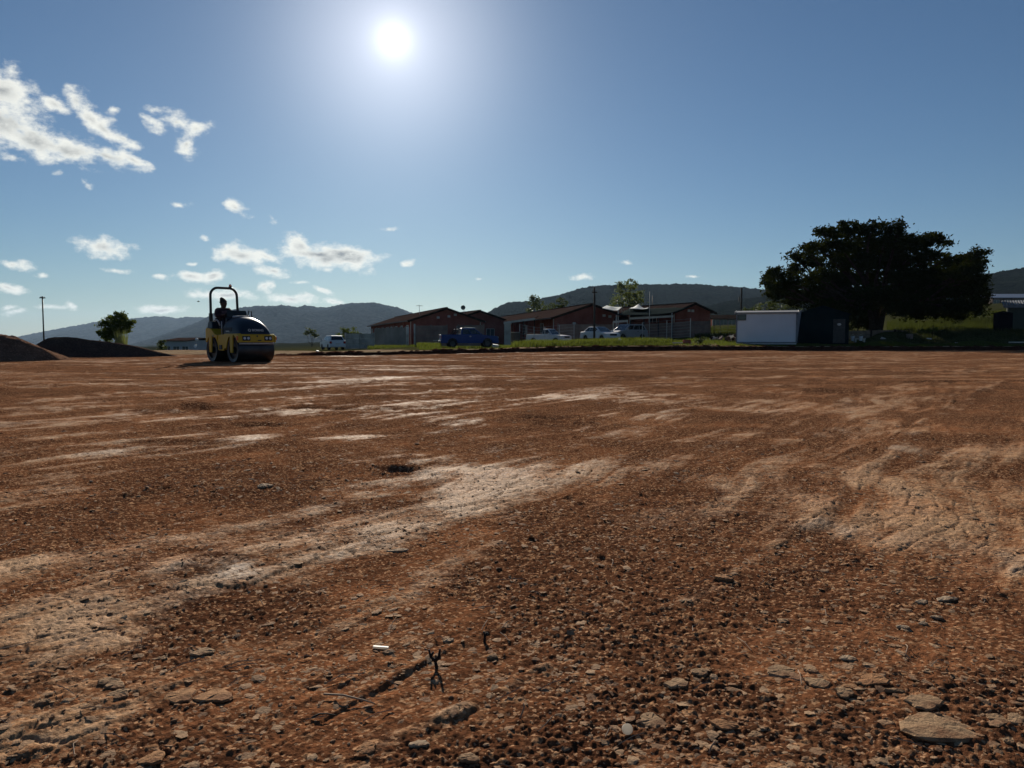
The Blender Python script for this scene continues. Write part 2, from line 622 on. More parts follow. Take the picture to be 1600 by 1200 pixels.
def ground_fields(X, Y):
    """Height of the field and how loose, pale and chalky it is there."""
    r = np.hypot(X, Y)
    wx, wy = fbm(X / 2.6, Y / 2.6, 3, 3), fbm(X / 2.6, Y / 2.6, 3, 9)
    A, B = X + 0.22 * wx, Y + 0.22 * wy
    u, v = A * 0.56 + B * 0.83, A * 0.83 - B * 0.56
    wob = fbm(u / 0.9, v / 0.34, 5, 21, 0.62)
    pal = patches(X, Y, PALE_G, wob)
    drk = patches(X, Y, DARK_G, fbm(X / 0.6, Y / 0.6, 4, 41))
    far = sstep(8, 22, r)
    base = fbm(u / 3.0, v / 1.1, 5, 33, 0.6)
    lanes = fbm(A / 9.0, B / 2.2, 4, 57, 0.55)
    streaks = base * (1 - far) + (0.6 * lanes + 0.4 * base) * far
    fine = fbm(u / 1.5, v / 0.15, 4, 37, 0.6) * (1 - far) + fbm(A / 5.0, B / 0.45, 4, 39, 0.6) * far
    cr = (0.80 * X - 0.60 * Y + 0.12 * fbm(Y / 4.0, X / 4.0, 2, 43)) / 1.38       # passes of the drum, side by side
    kl = np.floor(cr)
    edge = np.minimum(cr - kl, 1 - (cr - kl))
    lane = 0.26 * (_hash(kl, kl * 0, 47) - 0.5) + 0.30 * np.exp(-(edge / 0.035) ** 2) * np.clip(0.3 + 1.5 * fbm(u / 2.0, kl * 3.7, 3, 45), 0, 1)
    pale = np.clip(0.12 + 0.95 * streaks + (0.50 + 0.40 * sstep(3, 9, r)) * fine + lane + 0.62 * pal - 0.7 * drk + 0.25 * wob, 0, 1.2)
    loose = sstep(-0.15, 0.42, 0.22 - 1.1 * pale + 0.75 * fbm(X / 0.8, Y / 0.8, 4, 71) + 0.95 * drk + 0.1 + 0.9 * np.clip(-fine - 0.05, 0, 1) * sstep(4, 9, r))
    chalk = sstep(0.28, 0.75, fbm(X / 1.3, Y / 1.3, 4, 91) + 0.35 * np.clip(pal, 0, 1) - 0.15) * np.clip(pale * 1.4, 0, 1)
    # heights
    h = 0.040 * fbm(X / 6.5, Y / 3.6, 3, 5) * sstep(2.5, 7, r) + 0.012 * fbm(X / 1.3, Y / 1.3, 3, 15)
    h += sstep(12, 25, r) * 0.022 * fbm(X / 7.0, Y / 0.9, 3, 25)
    scr = perlin(u / 0.9, v / 0.085, 61)
    h += (1 - loose) * 0.0038 * (1 - 2 * np.abs(scr)) * (1 - sstep(5, 14, r))
    h += 0.010 * (1 - 2 * np.abs(perlin(u / 4.0, v / 0.5, 63))) * (0.4 + 0.6 * sstep(3, 8, r))
    h += (1 - loose) * 0.006 * pale
    h += 0.008 * np.exp(-(edge / 0.03) ** 2) * np.clip(0.2 + 1.5 * fbm(u / 2.0, kl * 3.7, 3, 45), 0, 1)
    for cx, cy, rx, ry, w in PITS_G:
        q = np.sqrt(((X - cx) / rx) ** 2 + ((Y - cy) / ry) ** 2) + 0.30 * wob
        h += w * (1 - sstep(0.2, 1.0, q)) - 0.35 * w * np.exp(-((q - 1.15) / 0.2) ** 2)
    # the ridge left between two passes of the roller
    xl = np.interp(Y, TRK[:, 1], TRK[:, 0])
    dd = X - xl - 0.02 * wob
    wd = 0.03 + 0.010 * r
    onl = np.exp(-(dd / wd) ** 2) * (Y > TRK[0, 1]) * (Y < TRK[-1, 1]) * np.clip(0.45 + 1.2 * fbm(Y / 0.5, X / 3.0, 3, 171), 0, 1)
    h += onl * 0.014 * (0.4 + 0.6 * sstep(2.0, 4.0, r))
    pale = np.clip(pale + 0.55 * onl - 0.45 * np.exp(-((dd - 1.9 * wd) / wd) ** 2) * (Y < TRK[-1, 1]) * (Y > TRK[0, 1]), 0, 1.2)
    # crumbs and clods of loose soil
    near = 1 - sstep(6.5, 12, r)
    f1, f2, idv = worley(X / 0.015, Y / 0.015, 101)
    h += (0.35 + 0.65 * loose) * 0.0032 * np.sqrt(np.clip(1 - (f1 / (0.30 + 0.4 * idv)) ** 2, 0, 1)) * near
    f1, f2, idv = worley(X / 0.033 + 0.2 * wob, Y / 0.033, 111)
    h += loose * 0.0048 * np.sqrt(np.clip(1 - (f1 / (0.15 + 0.55 * idv * idv)) ** 2, 0, 1)) * near
    f1, f2, idv = worley(X / 0.19, Y / 0.19, 121)
    h += (0.2 + 0.8 * loose) * 0.013 * np.sqrt(np.clip(1 - (f1 / np.maximum(0.02, (idv - 0.80) * 1.3)) ** 2, 0, 1)) * sstep(1.5, 4, r)
    f1, f2, idv = worley(X / 0.5, Y / 0.42, 131)
    h += 0.028 * np.sqrt(np.clip(1 - (f1 / np.maximum(0.01, (idv - 0.90) * 1.6)) ** 2, 0, 1)) * sstep(7, 14, r)
    h += 0.0035 * fbm(X / 0.05, Y / 0.05, 3, 141, 0.7) * near
    # dried crust broken into plates
    a, b = u / 0.21 + 0.5 * wob, v / 0.10
    f1, f2, idv = worley(a, b, 151)
    plate = sstep(0.25, 0.75, pale) * (1 - loose) * (1 - sstep(4, 8, r))
    h += plate * (0.006 * idv - 0.006 * (1 - sstep(0.02, 0.13, f2 - f1)))
    # lumps of earth left in the large hole
    lump = np.clip(1 - np.hypot((X - PITS_G[0][0]) / PITS_G[0][2], (Y - PITS_G[0][1]) / (PITS_G[0][3] * 1.3)), 0, 1)
    h += np.minimum(lump * 3, 1) * (0.05 * sstep(0.05, 0.3, fbm(X / 0.42, Y / 0.5, 2, 161) + 0.12) + 0.02 * np.clip(fbm(X / 0.16, Y / 0.25, 2, 163), 0, 1))
    return h, loose, pale, chalk


def field_height(X, Y):
    X, Y = np.atleast_1d(np.asarray(X, float)), np.atleast_1d(np.asarray(Y, float))
    return ground_fields(X, Y)[0]


def build_ground():
    th = np.concatenate([np.arange(38.0, 4.0, -0.068), [4.0]])
    r1 = CAMZ / np.tan(np.radians(th))
    r2 = np.concatenate([np.arange(r1[-1] + 0.16, 68, 0.2), [72, 80, 100, 140, 200]])
    rr = np.concatenate([[0.02, 0.4, 0.75, 0.95], r1, r2])
    fine = np.radians(np.linspace(-43, 43, 960))
    rest = np.radians(np.linspace(43, 317, 70)[1:-1])
    aa = np.concatenate([fine, rest])
    RR, AA = np.meshgrid(rr, aa, indexing="ij")
    X, Y = RR * np.sin(AA), RR * np.cos(AA)
    h, lo, pa, ch = ground_fields(X.ravel(), Y.ravel())
    s = Y.ravel() - edge_y(X.ravel())
    h = h - np.where(s > 0.5, (s - 0.5) * 0.6, 0)
    v = np.stack([X.ravel(), Y.ravel(), h], 1)
    m = Nodes("red_earth")
    pale, loose, chalk = m.attr("pale"), m.attr("loose"), m.attr("chalk")
    nz = m.noise(5.0, 8, rough=0.65)
    fn = m.noise(60.0, 6, rough=0.7)
    big = m.noise(0.35, 5)
    grit = m.noise(2.6, 6, rough=0.65, lo=0.35, hi=0.62)
    mid = m.noise(17.0, 7, m.coords((1.0, 1.7, 1.0)), 0.68)
    spk = m.math("ADD", m.math("MULTIPLY", m.math("SUBTRACT", mid, 0.5), 0.55), m.math("MULTIPLY", m.math("SUBTRACT", fn, 0.5), 0.50))
    pf = m.math("ADD", m.math("ADD", pale, m.math("MULTIPLY", m.math("SUBTRACT", nz, 0.5), 0.55)), spk, True)
    blot = m.noise(1.1, 7, m.coords((1.0, 0.8, 1.0)), 0.66, 0.42, 0.68)
    red = m.mix(big, (0.270, 0.108, 0.048), (0.395, 0.168, 0.077))
    dark = m.mix(fn, (0.070, 0.031, 0.017), (0.205, 0.092, 0.047))
    och = m.mix(nz, (0.54, 0.295, 0.138), (0.64, 0.395, 0.215))
    orange = m.mix(m.noise(0.8, 4, lo=0.5, hi=0.75), och, (0.62, 0.290, 0.125))
    c = m.mix(m.range(pf, 0.22, 0.92), red, orange)
    c = m.mix(m.math("MULTIPLY", loose, m.range(mid, 0.0, 1.0, 0.95, 0.55)), c, dark)
    c = m.mix(m.math("MULTIPLY", blot, m.range(pf, 0.2, 0.8, 0.75, 0.15)), c, (0.085, 0.034, 0.018))
    c = m.mix(m.math("MULTIPLY", chalk, m.range(fn, 0.1, 0.9, 0.35, 1.0), True), c, (0.56, 0.42, 0.29))
    vor = m.n("ShaderNodeTexVoronoi", feature="F1")
    vor.inputs["Scale"].default_value = 55.0
    m.nt.links.new(m.coords(), vor.inputs["Vector"])
    cellv = m.n("ShaderNodeSeparateColor")
    m.nt.links.new(vor.outputs["Color"], cellv.inputs[0])
    c = m.mix(m.math("MULTIPLY", grit, m.range(cellv.outputs[1], 0.0, 1.0, 0.0, 0.80)), c, (0.055, 0.026, 0.017))
    c = m.mix(m.math("MULTIPLY", m.range(grit, 0, 1, 0.35, 1.0), m.range(cellv.outputs[0], 0.88, 0.95, 0, 0.75)), c, (0.56, 0.32, 0.17))
    vo2 = m.n("ShaderNodeTexVoronoi", feature="F1")
    vo2.inputs["Scale"].default_value = 130.0
    m.nt.links.new(m.coords(), vo2.inputs["Vector"])
    cel2 = m.n("ShaderNodeSeparateColor")
    m.nt.links.new(vo2.outputs["Color"], cel2.inputs[0])
    c = m.mix(m.range(cel2.outputs[1], 0.2, 1.0, 0.0, 0.45), c, (0.050, 0.024, 0.016))
    c = m.mix(m.range(cel2.outputs[0], 0.87, 0.93, 0, 0.7), c, (0.58, 0.34, 0.19))
    h1 = m.math("SUBTRACT", 1.0, vor.outputs["Distance"])
    b1 = m.bump(m.math("MULTIPLY", h1, m.range(grit, 0, 1, 0.25, 1.0)), 0.5, 0.008)
    b2 = m.bump(fn, 0.5, 0.010, b1)
    b3 = m.bump(m.noise(9.0, 7, rough=0.68), 0.40, 0.04, b2)
    m.fin(c, m.range(pf, 0.3, 1.1, 0.95, 0.68), 0.0, b3, m.math("MULTIPLY", m.range(pf, 0.3, 1.1, 0.0, 0.16), m.range(chalk, 0.0, 0.5, 0.3, 1.0)))
    o = mesh_np("ground", v, grid_faces(len(rr), len(aa), True), m.mat, attrs={"pale": pa, "loose": lo, "chalk": ch})
    tag(o, "bare red earth field, rolled flat, with pale crusts and loose dark clods", kind="structure")


build_ground()

# ------------------------------------------------------------------ the land beyond the field
CTRL = [  # photo x, y, distance -> height of the ground there
    (280, 548.5, 48), (360, 548, 52), (420, 549, 56), (60, 556, 45), (300, 566, 100), (430, 562, 100), (300, 552, 150), (500, 546.2, 86), (560, 545.5, 84), (610, 544, 88),
    (660, 543.5, 64), (695, 543.6, 67), (732, 543.6, 69), (732, 543.4, 72), (775, 543.4, 70), (700, 543.3, 74), (850, 541, 60), (850, 540, 84), (930, 536.5, 76), (1000, 534, 78), (1080, 527.5, 84), (1130, 524, 88),
    (1060, 536, 62), (1150, 536, 62), (1200, 536.2, 62.5), (1320, 535.4, 63.5), (1340, 530, 72), (1370, 516.5, 75), (1400, 515.5, 78), (1480, 514.5, 79), (1565, 517, 73), (1595, 517.5, 72),
    (1450, 536.5, 63.5), (1600, 538, 63), (1480, 496, 98), (1590, 492, 104), (1135, 508, 125), (1100, 517, 110), (900, 532, 110), (700, 540, 130), (600, 545, 150),
    (1575, 479, 180), (1400, 480, 170), (1200, 495, 170), (1000, 515, 170), (1700, 470, 180), (2000, 500, 110), (2200, 535, 70), (-200, 560, 70), (-400, 550, 120),
]
CT = [P(*c) for c in CTRL]
CT += [Vector((x, y, z)) for x, y, z in ((-400, 500, -12), (0, 500, -2), (400, 500, 22), (-1500, 1500, -25), (0, 1800, -6), (1500, 1500, 20), (-6000, 6000, -30), (0, 9000, -20), (6000, 6000, 0), (0, 4000, -20), (-3000, 4000, -30))]
CA = np.array([(math.atan2(p.x, p.y) * 3.2, math.log(math.hypot(p.x, p.y)), p.z) for p in CT])


def land_z(X, Y):
    X, Y = np.atleast_1d(np.asarray(X, float)), np.atleast_1d(np.asarray(Y, float))
    a, l = np.arctan2(X, Y) * 3.2, np.log(np.hypot(X, Y))
    d = (a[:, None] - CA[None, :, 0]) ** 2 + (l[:, None] - CA[None, :, 1]) ** 2 + 2e-4
    w = d ** -1.7
    z = (w * CA[None, :, 2]).sum(1) / w.sum(1)
    s = Y - edge_y(X)
    ze = np.interp(X, EX, EZ)
    return ze + (z - ze) * sstep(0.5, 9, s)


def land_pt(px, d):
    x = (px - 800) / F * d
    return Vector((x, d, float(land_z(x, d)[0])))


def build_land():
    u = np.concatenate([np.linspace(-1.25, -0.72, 24), np.linspace(-0.70, 0.72, 520), np.linspace(0.74, 1.25, 24)])
    # the edge point in each direction
    exx = np.empty_like(u)
    eyy = np.empty_like(u)
    xs = np.linspace(-400, 500, 40000)
    ang = np.arctan2(xs, edge_y(xs))
    exx = np.interp(u, ang, xs)
    eyy = edge_y(exx)
    s = np.concatenate([[0.0, 0.25], np.geomspace(0.5, 160, 110), np.geomspace(175, 11000, 50)])
    S, U = np.meshgrid(s, u, indexing="ij")
    X, Y = exx[None] + S * np.sin(U), eyy[None] + S * np.cos(U)
    x, y = X.ravel(), Y.ravel()
    z = land_z(x, y)
    r = np.hypot(x, y)
    z = z + fbm(x / 2.5, y / 2.5, 4, 205) * 0.05 * (1 - sstep(80, 200, r)) + fbm(x / 60, y / 60, 3, 207) * 1.5 * sstep(200, 500, r)
    ss = S.ravel()
    z[: len(u)] = np.interp(exx, EX, EZ) - 0.02
    pxx = 800 + F * x / y
    wide = np.interp(pxx, [0, 440, 560, 660, 800, 900, 1000, 1050, 1140, 1200, 1600], [9, 22, 26, 9, 9, 6, 2.2, 8, 8, 1.8, 1.4])
    tan = 1 - sstep(0.75, 1.1, ss / wide + 0.25 * fbm(x / 1.7, y / 1.7, 3, 215))
    tan = np.maximum(tan, (1 - sstep(90, 130, r)) * (1 - sstep(1120, 1220, pxx)) * sstep(0.35, 0.6, fbm(x / 9, y / 9, 3, 217)) * 0.6)
    m = Nodes("verge_earth_and_grass")
    t = m.attr("tan")
    g = m.mix(m.noise(0.6, 6), (0.024, 0.034, 0.010), (0.058, 0.062, 0.022))
    g = m.mix(m.noise(6.0, 5, lo=0.45, hi=0.7), g, (0.13, 0.11, 0.05))
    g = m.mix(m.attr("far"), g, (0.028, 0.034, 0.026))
    d = m.mix(m.noise(1.4, 7), (0.23, 0.155, 0.095), (0.42, 0.31, 0.20))
    c = m.mix(t, g, d)
    m.fin(c, 0.95, 0, m.bump(m.noise(6.0, 8, rough=0.7), 0.7, 0.12), 0.0)
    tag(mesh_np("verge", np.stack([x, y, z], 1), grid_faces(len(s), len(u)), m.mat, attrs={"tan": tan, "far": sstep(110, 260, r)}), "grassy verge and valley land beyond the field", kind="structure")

    # the cut earth bank along the field's edge
    xb = np.arange(-14.5, 78, 0.045)
    nb = len(xb)
    yb = edge_y(xb)
    zb = np.interp(xb, EX, EZ)
    lump = fbm(xb / 0.55, xb * 0 + 3.3, 4, 223, 0.6)
    prof = [(-0.42, -0.06), (-0.25, 0.10), (-0.12, 0.40), (0.0, 0.75), (0.12, 0.98), (0.30, 1.08), (0.55, 1.02), (0.95, 0.80)]
    vs = []
    for k, (dy, fz) in enumerate(prof):
        jit = fbm(xb / 0.22 + 9 * k, xb * 0 + k * 1.7, 4, 231, 0.65)
        top = np.where(fz > 0.5, 1.0, 0.3)
        hh = zb * fz + (0.09 * lump + 0.075 * jit) * top * np.clip(zb / 0.12, 0, 1) * np.where(k == len(prof) - 1, 0.2, 1)
        vs.append(np.stack([xb, yb + dy + 0.10 * jit - 0.05 * lump, hh], 1))
    m = Nodes("dug_dark_earth")
    c = m.mix(m.noise(4.0, 7, rough=0.65), (0.045, 0.018, 0.011), (0.105, 0.045, 0.028))
    m.fin(c, 0.95, 0, m.bump(m.noise(14.0, 7, rough=0.7), 0.9, 0.06), 0.0)
    tag(mesh_np("earth_bank", np.concatenate(vs), grid_faces(len(prof), nb), m.mat), "low dark cut bank of dug earth along the far edge of the field", kind="structure")


build_land()


# ------------------------------------------------------------------ mountains
def hill(name, label, pts, dist, front, back, base, mat, cols, rows, crest_noise, gully, seed, nscale):
    px = np.array([p[0] for p in pts], float)
    up = np.linspace(px[0], px[-1], cols)
    py = np.interp(up, px, [p[1] for p in pts])
    az = (up - 800) / F
    dz = (600 - py) / F
    c, sn = math.cos(PITCH), math.sin(PITCH)
    Yd = c + dz * sn
    slope = (dz * c - sn) / Yd
    crest = CAMZ + slope * dist
    t = np.concatenate([np.linspace(0, 1, rows), np.linspace(1, 2, 14)[1:]])
    T, I = np.meshgrid(t, np.arange(cols), indexing="ij")
    dd = np.where(T <= 1, front + (dist - front) * T, dist + (back - dist) * (T - 1))
    X = dd * (az / Yd)[I]
    prof = np.where(T <= 1, T ** 1.15, 1 - 0.85 * (T - 1) ** 1.3)
    Z = base + (crest[I] - base) * prof
    amp = (crest[I] - base)
    gl = fbm(X / nscale, dd / (nscale * 1.6), 5, seed, 0.55)
    rid = 1 - 2 * np.abs(perlin(X / (nscale * 0.7) + 0.4 * gl, dd / (nscale * 2.6), seed + 3))
    Z = Z + gully * amp * (0.6 * gl + 0.5 * rid) * np.clip(4 * T * (1 - np.clip(T, 0, 1)), 0, 1)
    Z = Z + crest_noise * fbm(X / (crest_noise * 3.2), dd / (crest_noise * 6), 3, seed + 7, 0.7) * np.clip(T * 1.2, 0, 1)
    o = mesh_np(name, np.stack([X.ravel(), dd.ravel(), Z.ravel()], 1), grid_faces(len(t), cols), mat)
    tag(o, label, kind="structure")


def hill_mat(name, a, b, scale, bump):
    m = Nodes(name)
    c = m.mix(m.noise(scale, 8, rough=0.7), a, b)
    c = m.mix(m.noise(scale * 7, 4, rough=0.7, lo=0.45, hi=0.6), c, tuple(x * 0.45 for x in a))
    return m.fin(c, 1.0, 0, m.bump(m.noise(scale * 6, 6, rough=0.7), 0.8, bump), 0.0)


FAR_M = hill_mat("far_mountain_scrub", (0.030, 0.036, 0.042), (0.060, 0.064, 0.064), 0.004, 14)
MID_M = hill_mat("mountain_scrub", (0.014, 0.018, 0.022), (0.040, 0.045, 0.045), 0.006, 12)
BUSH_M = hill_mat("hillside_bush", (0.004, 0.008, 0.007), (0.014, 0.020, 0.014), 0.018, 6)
hill("mountain", "long pale blue mountain sloping down behind the soil mounds",
     [(-260, 540), (-120, 536), (20, 528), (60, 519.5), (100, 512), (150, 503), (200, 498), (240, 494.5), (258, 494), (276, 497.5), (290, 495.5), (330, 496), (400, 500), (470, 512), (560, 530)],
     6600, 4300, 8500, -60, FAR_M, 420, 60, 9, 0.20, 301, 620)
hill("mountain", "blue grey mountain range rising behind the road roller",
     [(180, 545), (240, 528), (300, 507), (318, 499), (333, 490), (352, 486), (380, 480), (400, 477.5), (430, 478), (440, 476.5), (466, 480), (476, 477), (495, 479.5), (512, 480.5), (527, 477), (550, 473.5), (566, 473.5), (583, 472.5), (605, 477), (622, 480.5), (645, 489.5), (700, 505), (780, 525), (860, 540)],
     4200, 2300, 6000, -40, MID_M, 620, 80, 6, 0.28, 331, 420)
hill("hill", "dark bush covered ridge behind the brick buildings",
     [(560, 535), (660, 516), (710, 503), (762, 488.5), (775, 481), (790, 474), (805, 471.2), (830, 470.8), (850, 465), (870, 461.5), (885, 457), (905, 451), (930, 446.5), (960, 444.8), (1000, 444.2), (1060, 443.4), (1078, 443), (1100, 445), (1130, 447), (1160, 449), (1200, 452.5), (1300, 457), (1420, 462), (1560, 470), (1700, 480)],
     1700, 700, 2400, -12, BUSH_M, 900, 60, 3.2, 0.10, 361, 160)
hill("hill", "nearer green slope rising to the right behind the fig tree",
     [(1000, 520), (1060, 492), (1100, 479), (1140, 470), (1200, 462), (1300, 452), (1400, 443), (1480, 436), (1545, 427), (1572, 422.5), (1600, 417.5), (1700, 408), (1850, 402), (2000, 410), (2200, 430), (2500, 470)],
     950, 420, 1500, 0, BUSH_M, 700, 50, 2.2, 0.12, 391, 110)
# ------------------------------------------------------------------ soil mounds
def mound(name, label, cx, cy, pts, dfront, dback, mat, rough, seed, nx=220, ny=90, skew=0.45, slope=0.55):
    """A heap whose ridge height along x comes from (x, z) points; the ridge lies at dfront and the sides fall at the given slope."""
    xs = np.array([p[0] for p in pts])
    zs = np.array([p[1] for p in pts])
    gx, gy = np.linspace(xs[0], xs[-1], nx), np.linspace(0, 1, ny)
    Yg, Xg = np.meshgrid(gy, gx, indexing="ij")
    ridge = np.interp(Xg, xs, zs)
    ridge = np.maximum(ridge, 0)
    q = np.where(Yg < skew, Yg / skew, (1 - Yg) / (1 - skew))      # 0 at the foot, 1 at the ridge
    sh = q - 0.06 * sstep(0.85, 1, q) + 0.02 * np.sin(q * 9 + Xg)
    y = np.where(Yg < skew, dfront - (np.maximum(ridge, .06) / slope) * (1 - q), dfront + (np.maximum(ridge, .06) / slope + 1.5) * (1 - q))
    n = fbm(Xg / 0.9, y / 0.9, 5, seed, 0.62)
    n2 = 1 - 2 * np.abs(perlin(Xg / 1.6 + 0.3 * n, y / 2.5, seed + 4))
    z = ridge * sh + rough * (n + 0.6 * n2) * np.minimum(1, ridge * sh * 1.6) - 0.06 * (1 - np.minimum(1, ridge * sh * 8))
    v = np.stack([Xg.ravel() - cx, y.ravel() - cy, z.ravel()], 1)
    o = mesh_np(name, v, grid_faces(ny, nx), mat, loc=(cx, cy, 0))
    return tag(o, label, "soil mound")


def earth(name, a, b):
    m = Nodes(name)
    c = m.mix(m.noise(2.0, 8, rough=0.68), a, b)
    c = m.mix(m.noise(16, 5, lo=0.55, hi=0.75), c, tuple(min(1, x * 1.9) for x in b))
    return m.fin(c, 0.97, 0, m.bump(m.noise(7, 8, rough=0.72), 0.9, 0.10), 0.0)


MOUND_A = earth("tipped_brown_soil", (0.13, 0.074, 0.050), (0.27, 0.16, 0.11))
MOUND_B = earth("fine_dark_soil", (0.075, 0.050, 0.039), (0.115, 0.076, 0.058))


def xz(px, py, d):
    p = P(px, py, d)
    return (p.x, p.z)


mound("soil_mound", "rough brown heap of tipped soil at the left end of the field", -20, 29.5,
      [(-34, 0)] + [xz(-190, 514, 30), xz(-120, 508, 30), xz(-60, 513, 30), xz(0, 521, 30), xz(12, 524, 30), xz(30, 531, 30), xz(48, 538, 30), xz(62, 544, 30), xz(75, 551, 30), xz(88, 559, 30), (xz(99, 562, 30)[0], 0)],
      30, 34, MOUND_A, 0.13, 411, 240, 110, 0.5, 0.62)
mound("soil_mound", "long smooth dark soil mound tapering to the right, below the tall light mast", -19, 37,
      [(xz(40, 553, 37)[0], 0), xz(52, 545, 37), xz(60, 534.5, 37), xz(70, 528.5, 37), xz(84, 525.4, 37), xz(102, 524.4, 37), xz(118, 526, 37), xz(140, 529.5, 37), xz(165, 532.5, 37), xz(188, 535.5, 37), xz(210, 540, 37), xz(230, 545, 37), xz(248, 550, 37), xz(262, 553, 37), (xz(278, 556, 37)[0], 0)],
      37, 43.5, MOUND_B, 0.035, 431, 240, 110, 0.5, 0.55)


# ------------------------------------------------------------------ foliage
def leaf_mesh(centres, sizes, flat=0.0, narrow=0.55, seed=1):
    """One folded diamond of two triangles per leaf."""
    g = np.random.default_rng(seed)
    n = len(centres)
    a = g.normal(size=(n, 3))
    a[:, 2] *= 1 - flat
    a /= np.linalg.norm(a, axis=1, keepdims=True) + 1e-9
    b = g.normal(size=(n, 3))
    b -= a * (a * b).sum(1, keepdims=True)
    b /= np.linalg.norm(b, axis=1, keepdims=True) + 1e-9
    s = sizes[:, None]
    v = np.stack([centres - a * s, centres + b * s * narrow, centres + a * s, centres - b * s * narrow], 1)
    f = np.arange(4 * n).reshape(n, 4)
    return v.reshape(-1, 3), f


def tree(name, label, cat, px, pybase, d, lobes, trunk_r, leaf, per_lobe, mat, bark, seed, group=None, spread=0.62, clump=0.5, depth=0.8, trunks=None, flat=0.3, n_limbs=None, base_z=None, low=-1.0):
    """lobes: (px, py, half width px, half height px[, depth offset m]) at distance d."""
    g = np.random.default_rng(seed)
    base = P(px, pybase, d)
    if base_z is not None:
        base.z = base_z
    t = thing(name, label, cat, base, 0, group)
    k = d / F
    pts, siz = [], []
    tips = []
    for lb in lobes:
        cx, cy, rx, ry = lb[:4]
        dy = lb[4] if len(lb) > 4 else g.uniform(-0.5, 0.5) * rx * k
        c = P(cx, cy, d + dy)
        c = np.array((c.x - base.x, dy, c.z - base.z))
        R3 = np.array((rx * k, rx * k * depth, ry * k))
        tips.append(c)
        nc = max(5, int(per_lobe * (rx * ry) / 400.0))
        q = g.normal(size=(nc, 3))
        q /= np.linalg.norm(q, axis=1, keepdims=True)
        q *= g.uniform(spread, 1.0, size=(nc, 1))
        q = q[q[:, 2] > low]
        cc = c + q * R3
        for p in cc:
            m_ = int(g.uniform(0.5, 1.5) * 34)
            cr = clump * g.uniform(0.5, 1.25)
            w = g.normal(size=(m_, 3)) * cr * np.array((0.55, 0.55, 0.34))
            pts.append(p + w)
            siz.append(g.uniform(0.6, 1.25, m_) * leaf)
    pts = np.concatenate(pts)
    siz = np.concatenate(siz)
    v, f = leaf_mesh(pts, siz, flat, 0.5, seed)
    mesh_np("crown", v, f, mat, t, smooth=False)
    mb = MB()
    stems = trunks or [((0, 0, -0.4), (0.1, 0, 0.9), trunk_r)]
    tip0 = np.mean(tips, axis=0)
    for (a, b, r0) in stems:
        a, b = np.array(a, float), np.array(b, float)
        mb.tube([a, a * .6 + b * .4 + g.normal(size=3) * r0 * .3, b], [r0 * 1.25, r0 * .95, r0 * .85], 9)
    tips_s = tips if n_limbs is None else [tips[i] for i in np.linspace(0, len(tips) - 1, n_limbs).astype(int)]
    for c in tips_s:
        b = np.array(min(stems, key=lambda s: abs(s[1][0] - c[0]))[1], float)
        r0 = trunk_r * 0.42
        mid = b * .5 + c * .5 + np.array((0, 0, -0.10 * abs(c[2] - b[2]))) + g.normal(size=3) * 0.08 * np.linalg.norm(c - b)
        mb.tube([b - np.array((0, 0, .15)), b * .8 + mid * .2 + np.array((0, 0, .02)), mid, mid * .4 + c * .6, c], [r0, r0 * .85, r0 * .6, r0 * .42, r0 * .18], 6)
        for q in range(3):
            e = c + g.normal(size=3) * np.array((1, 1, .5)) * np.linalg.norm(c - b) * .03
            mb.tube([mid * .5 + c * .5, e], [r0 * .32, r0 * .08], 5)
    mb.build("trunk", bark, t, smooth=True)
    return t


BARK = simple("bark", (0.026, 0.021, 0.017), 0.9, var=0.4, scale=4, bump=0.7, spec=0.0)
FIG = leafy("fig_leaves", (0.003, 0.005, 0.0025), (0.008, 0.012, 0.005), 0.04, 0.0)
GREEN = leafy("tree_leaves", (0.016, 0.030, 0.009), (0.038, 0.058, 0.016), 0.20, 0.0)
GREY = leafy("gum_leaves", (0.040, 0.055, 0.030), (0.085, 0.100, 0.052), 0.25)
DUSKY = leafy("dark_tree_leaves", (0.018, 0.030, 0.014), (0.040, 0.056, 0.024), 0.15)

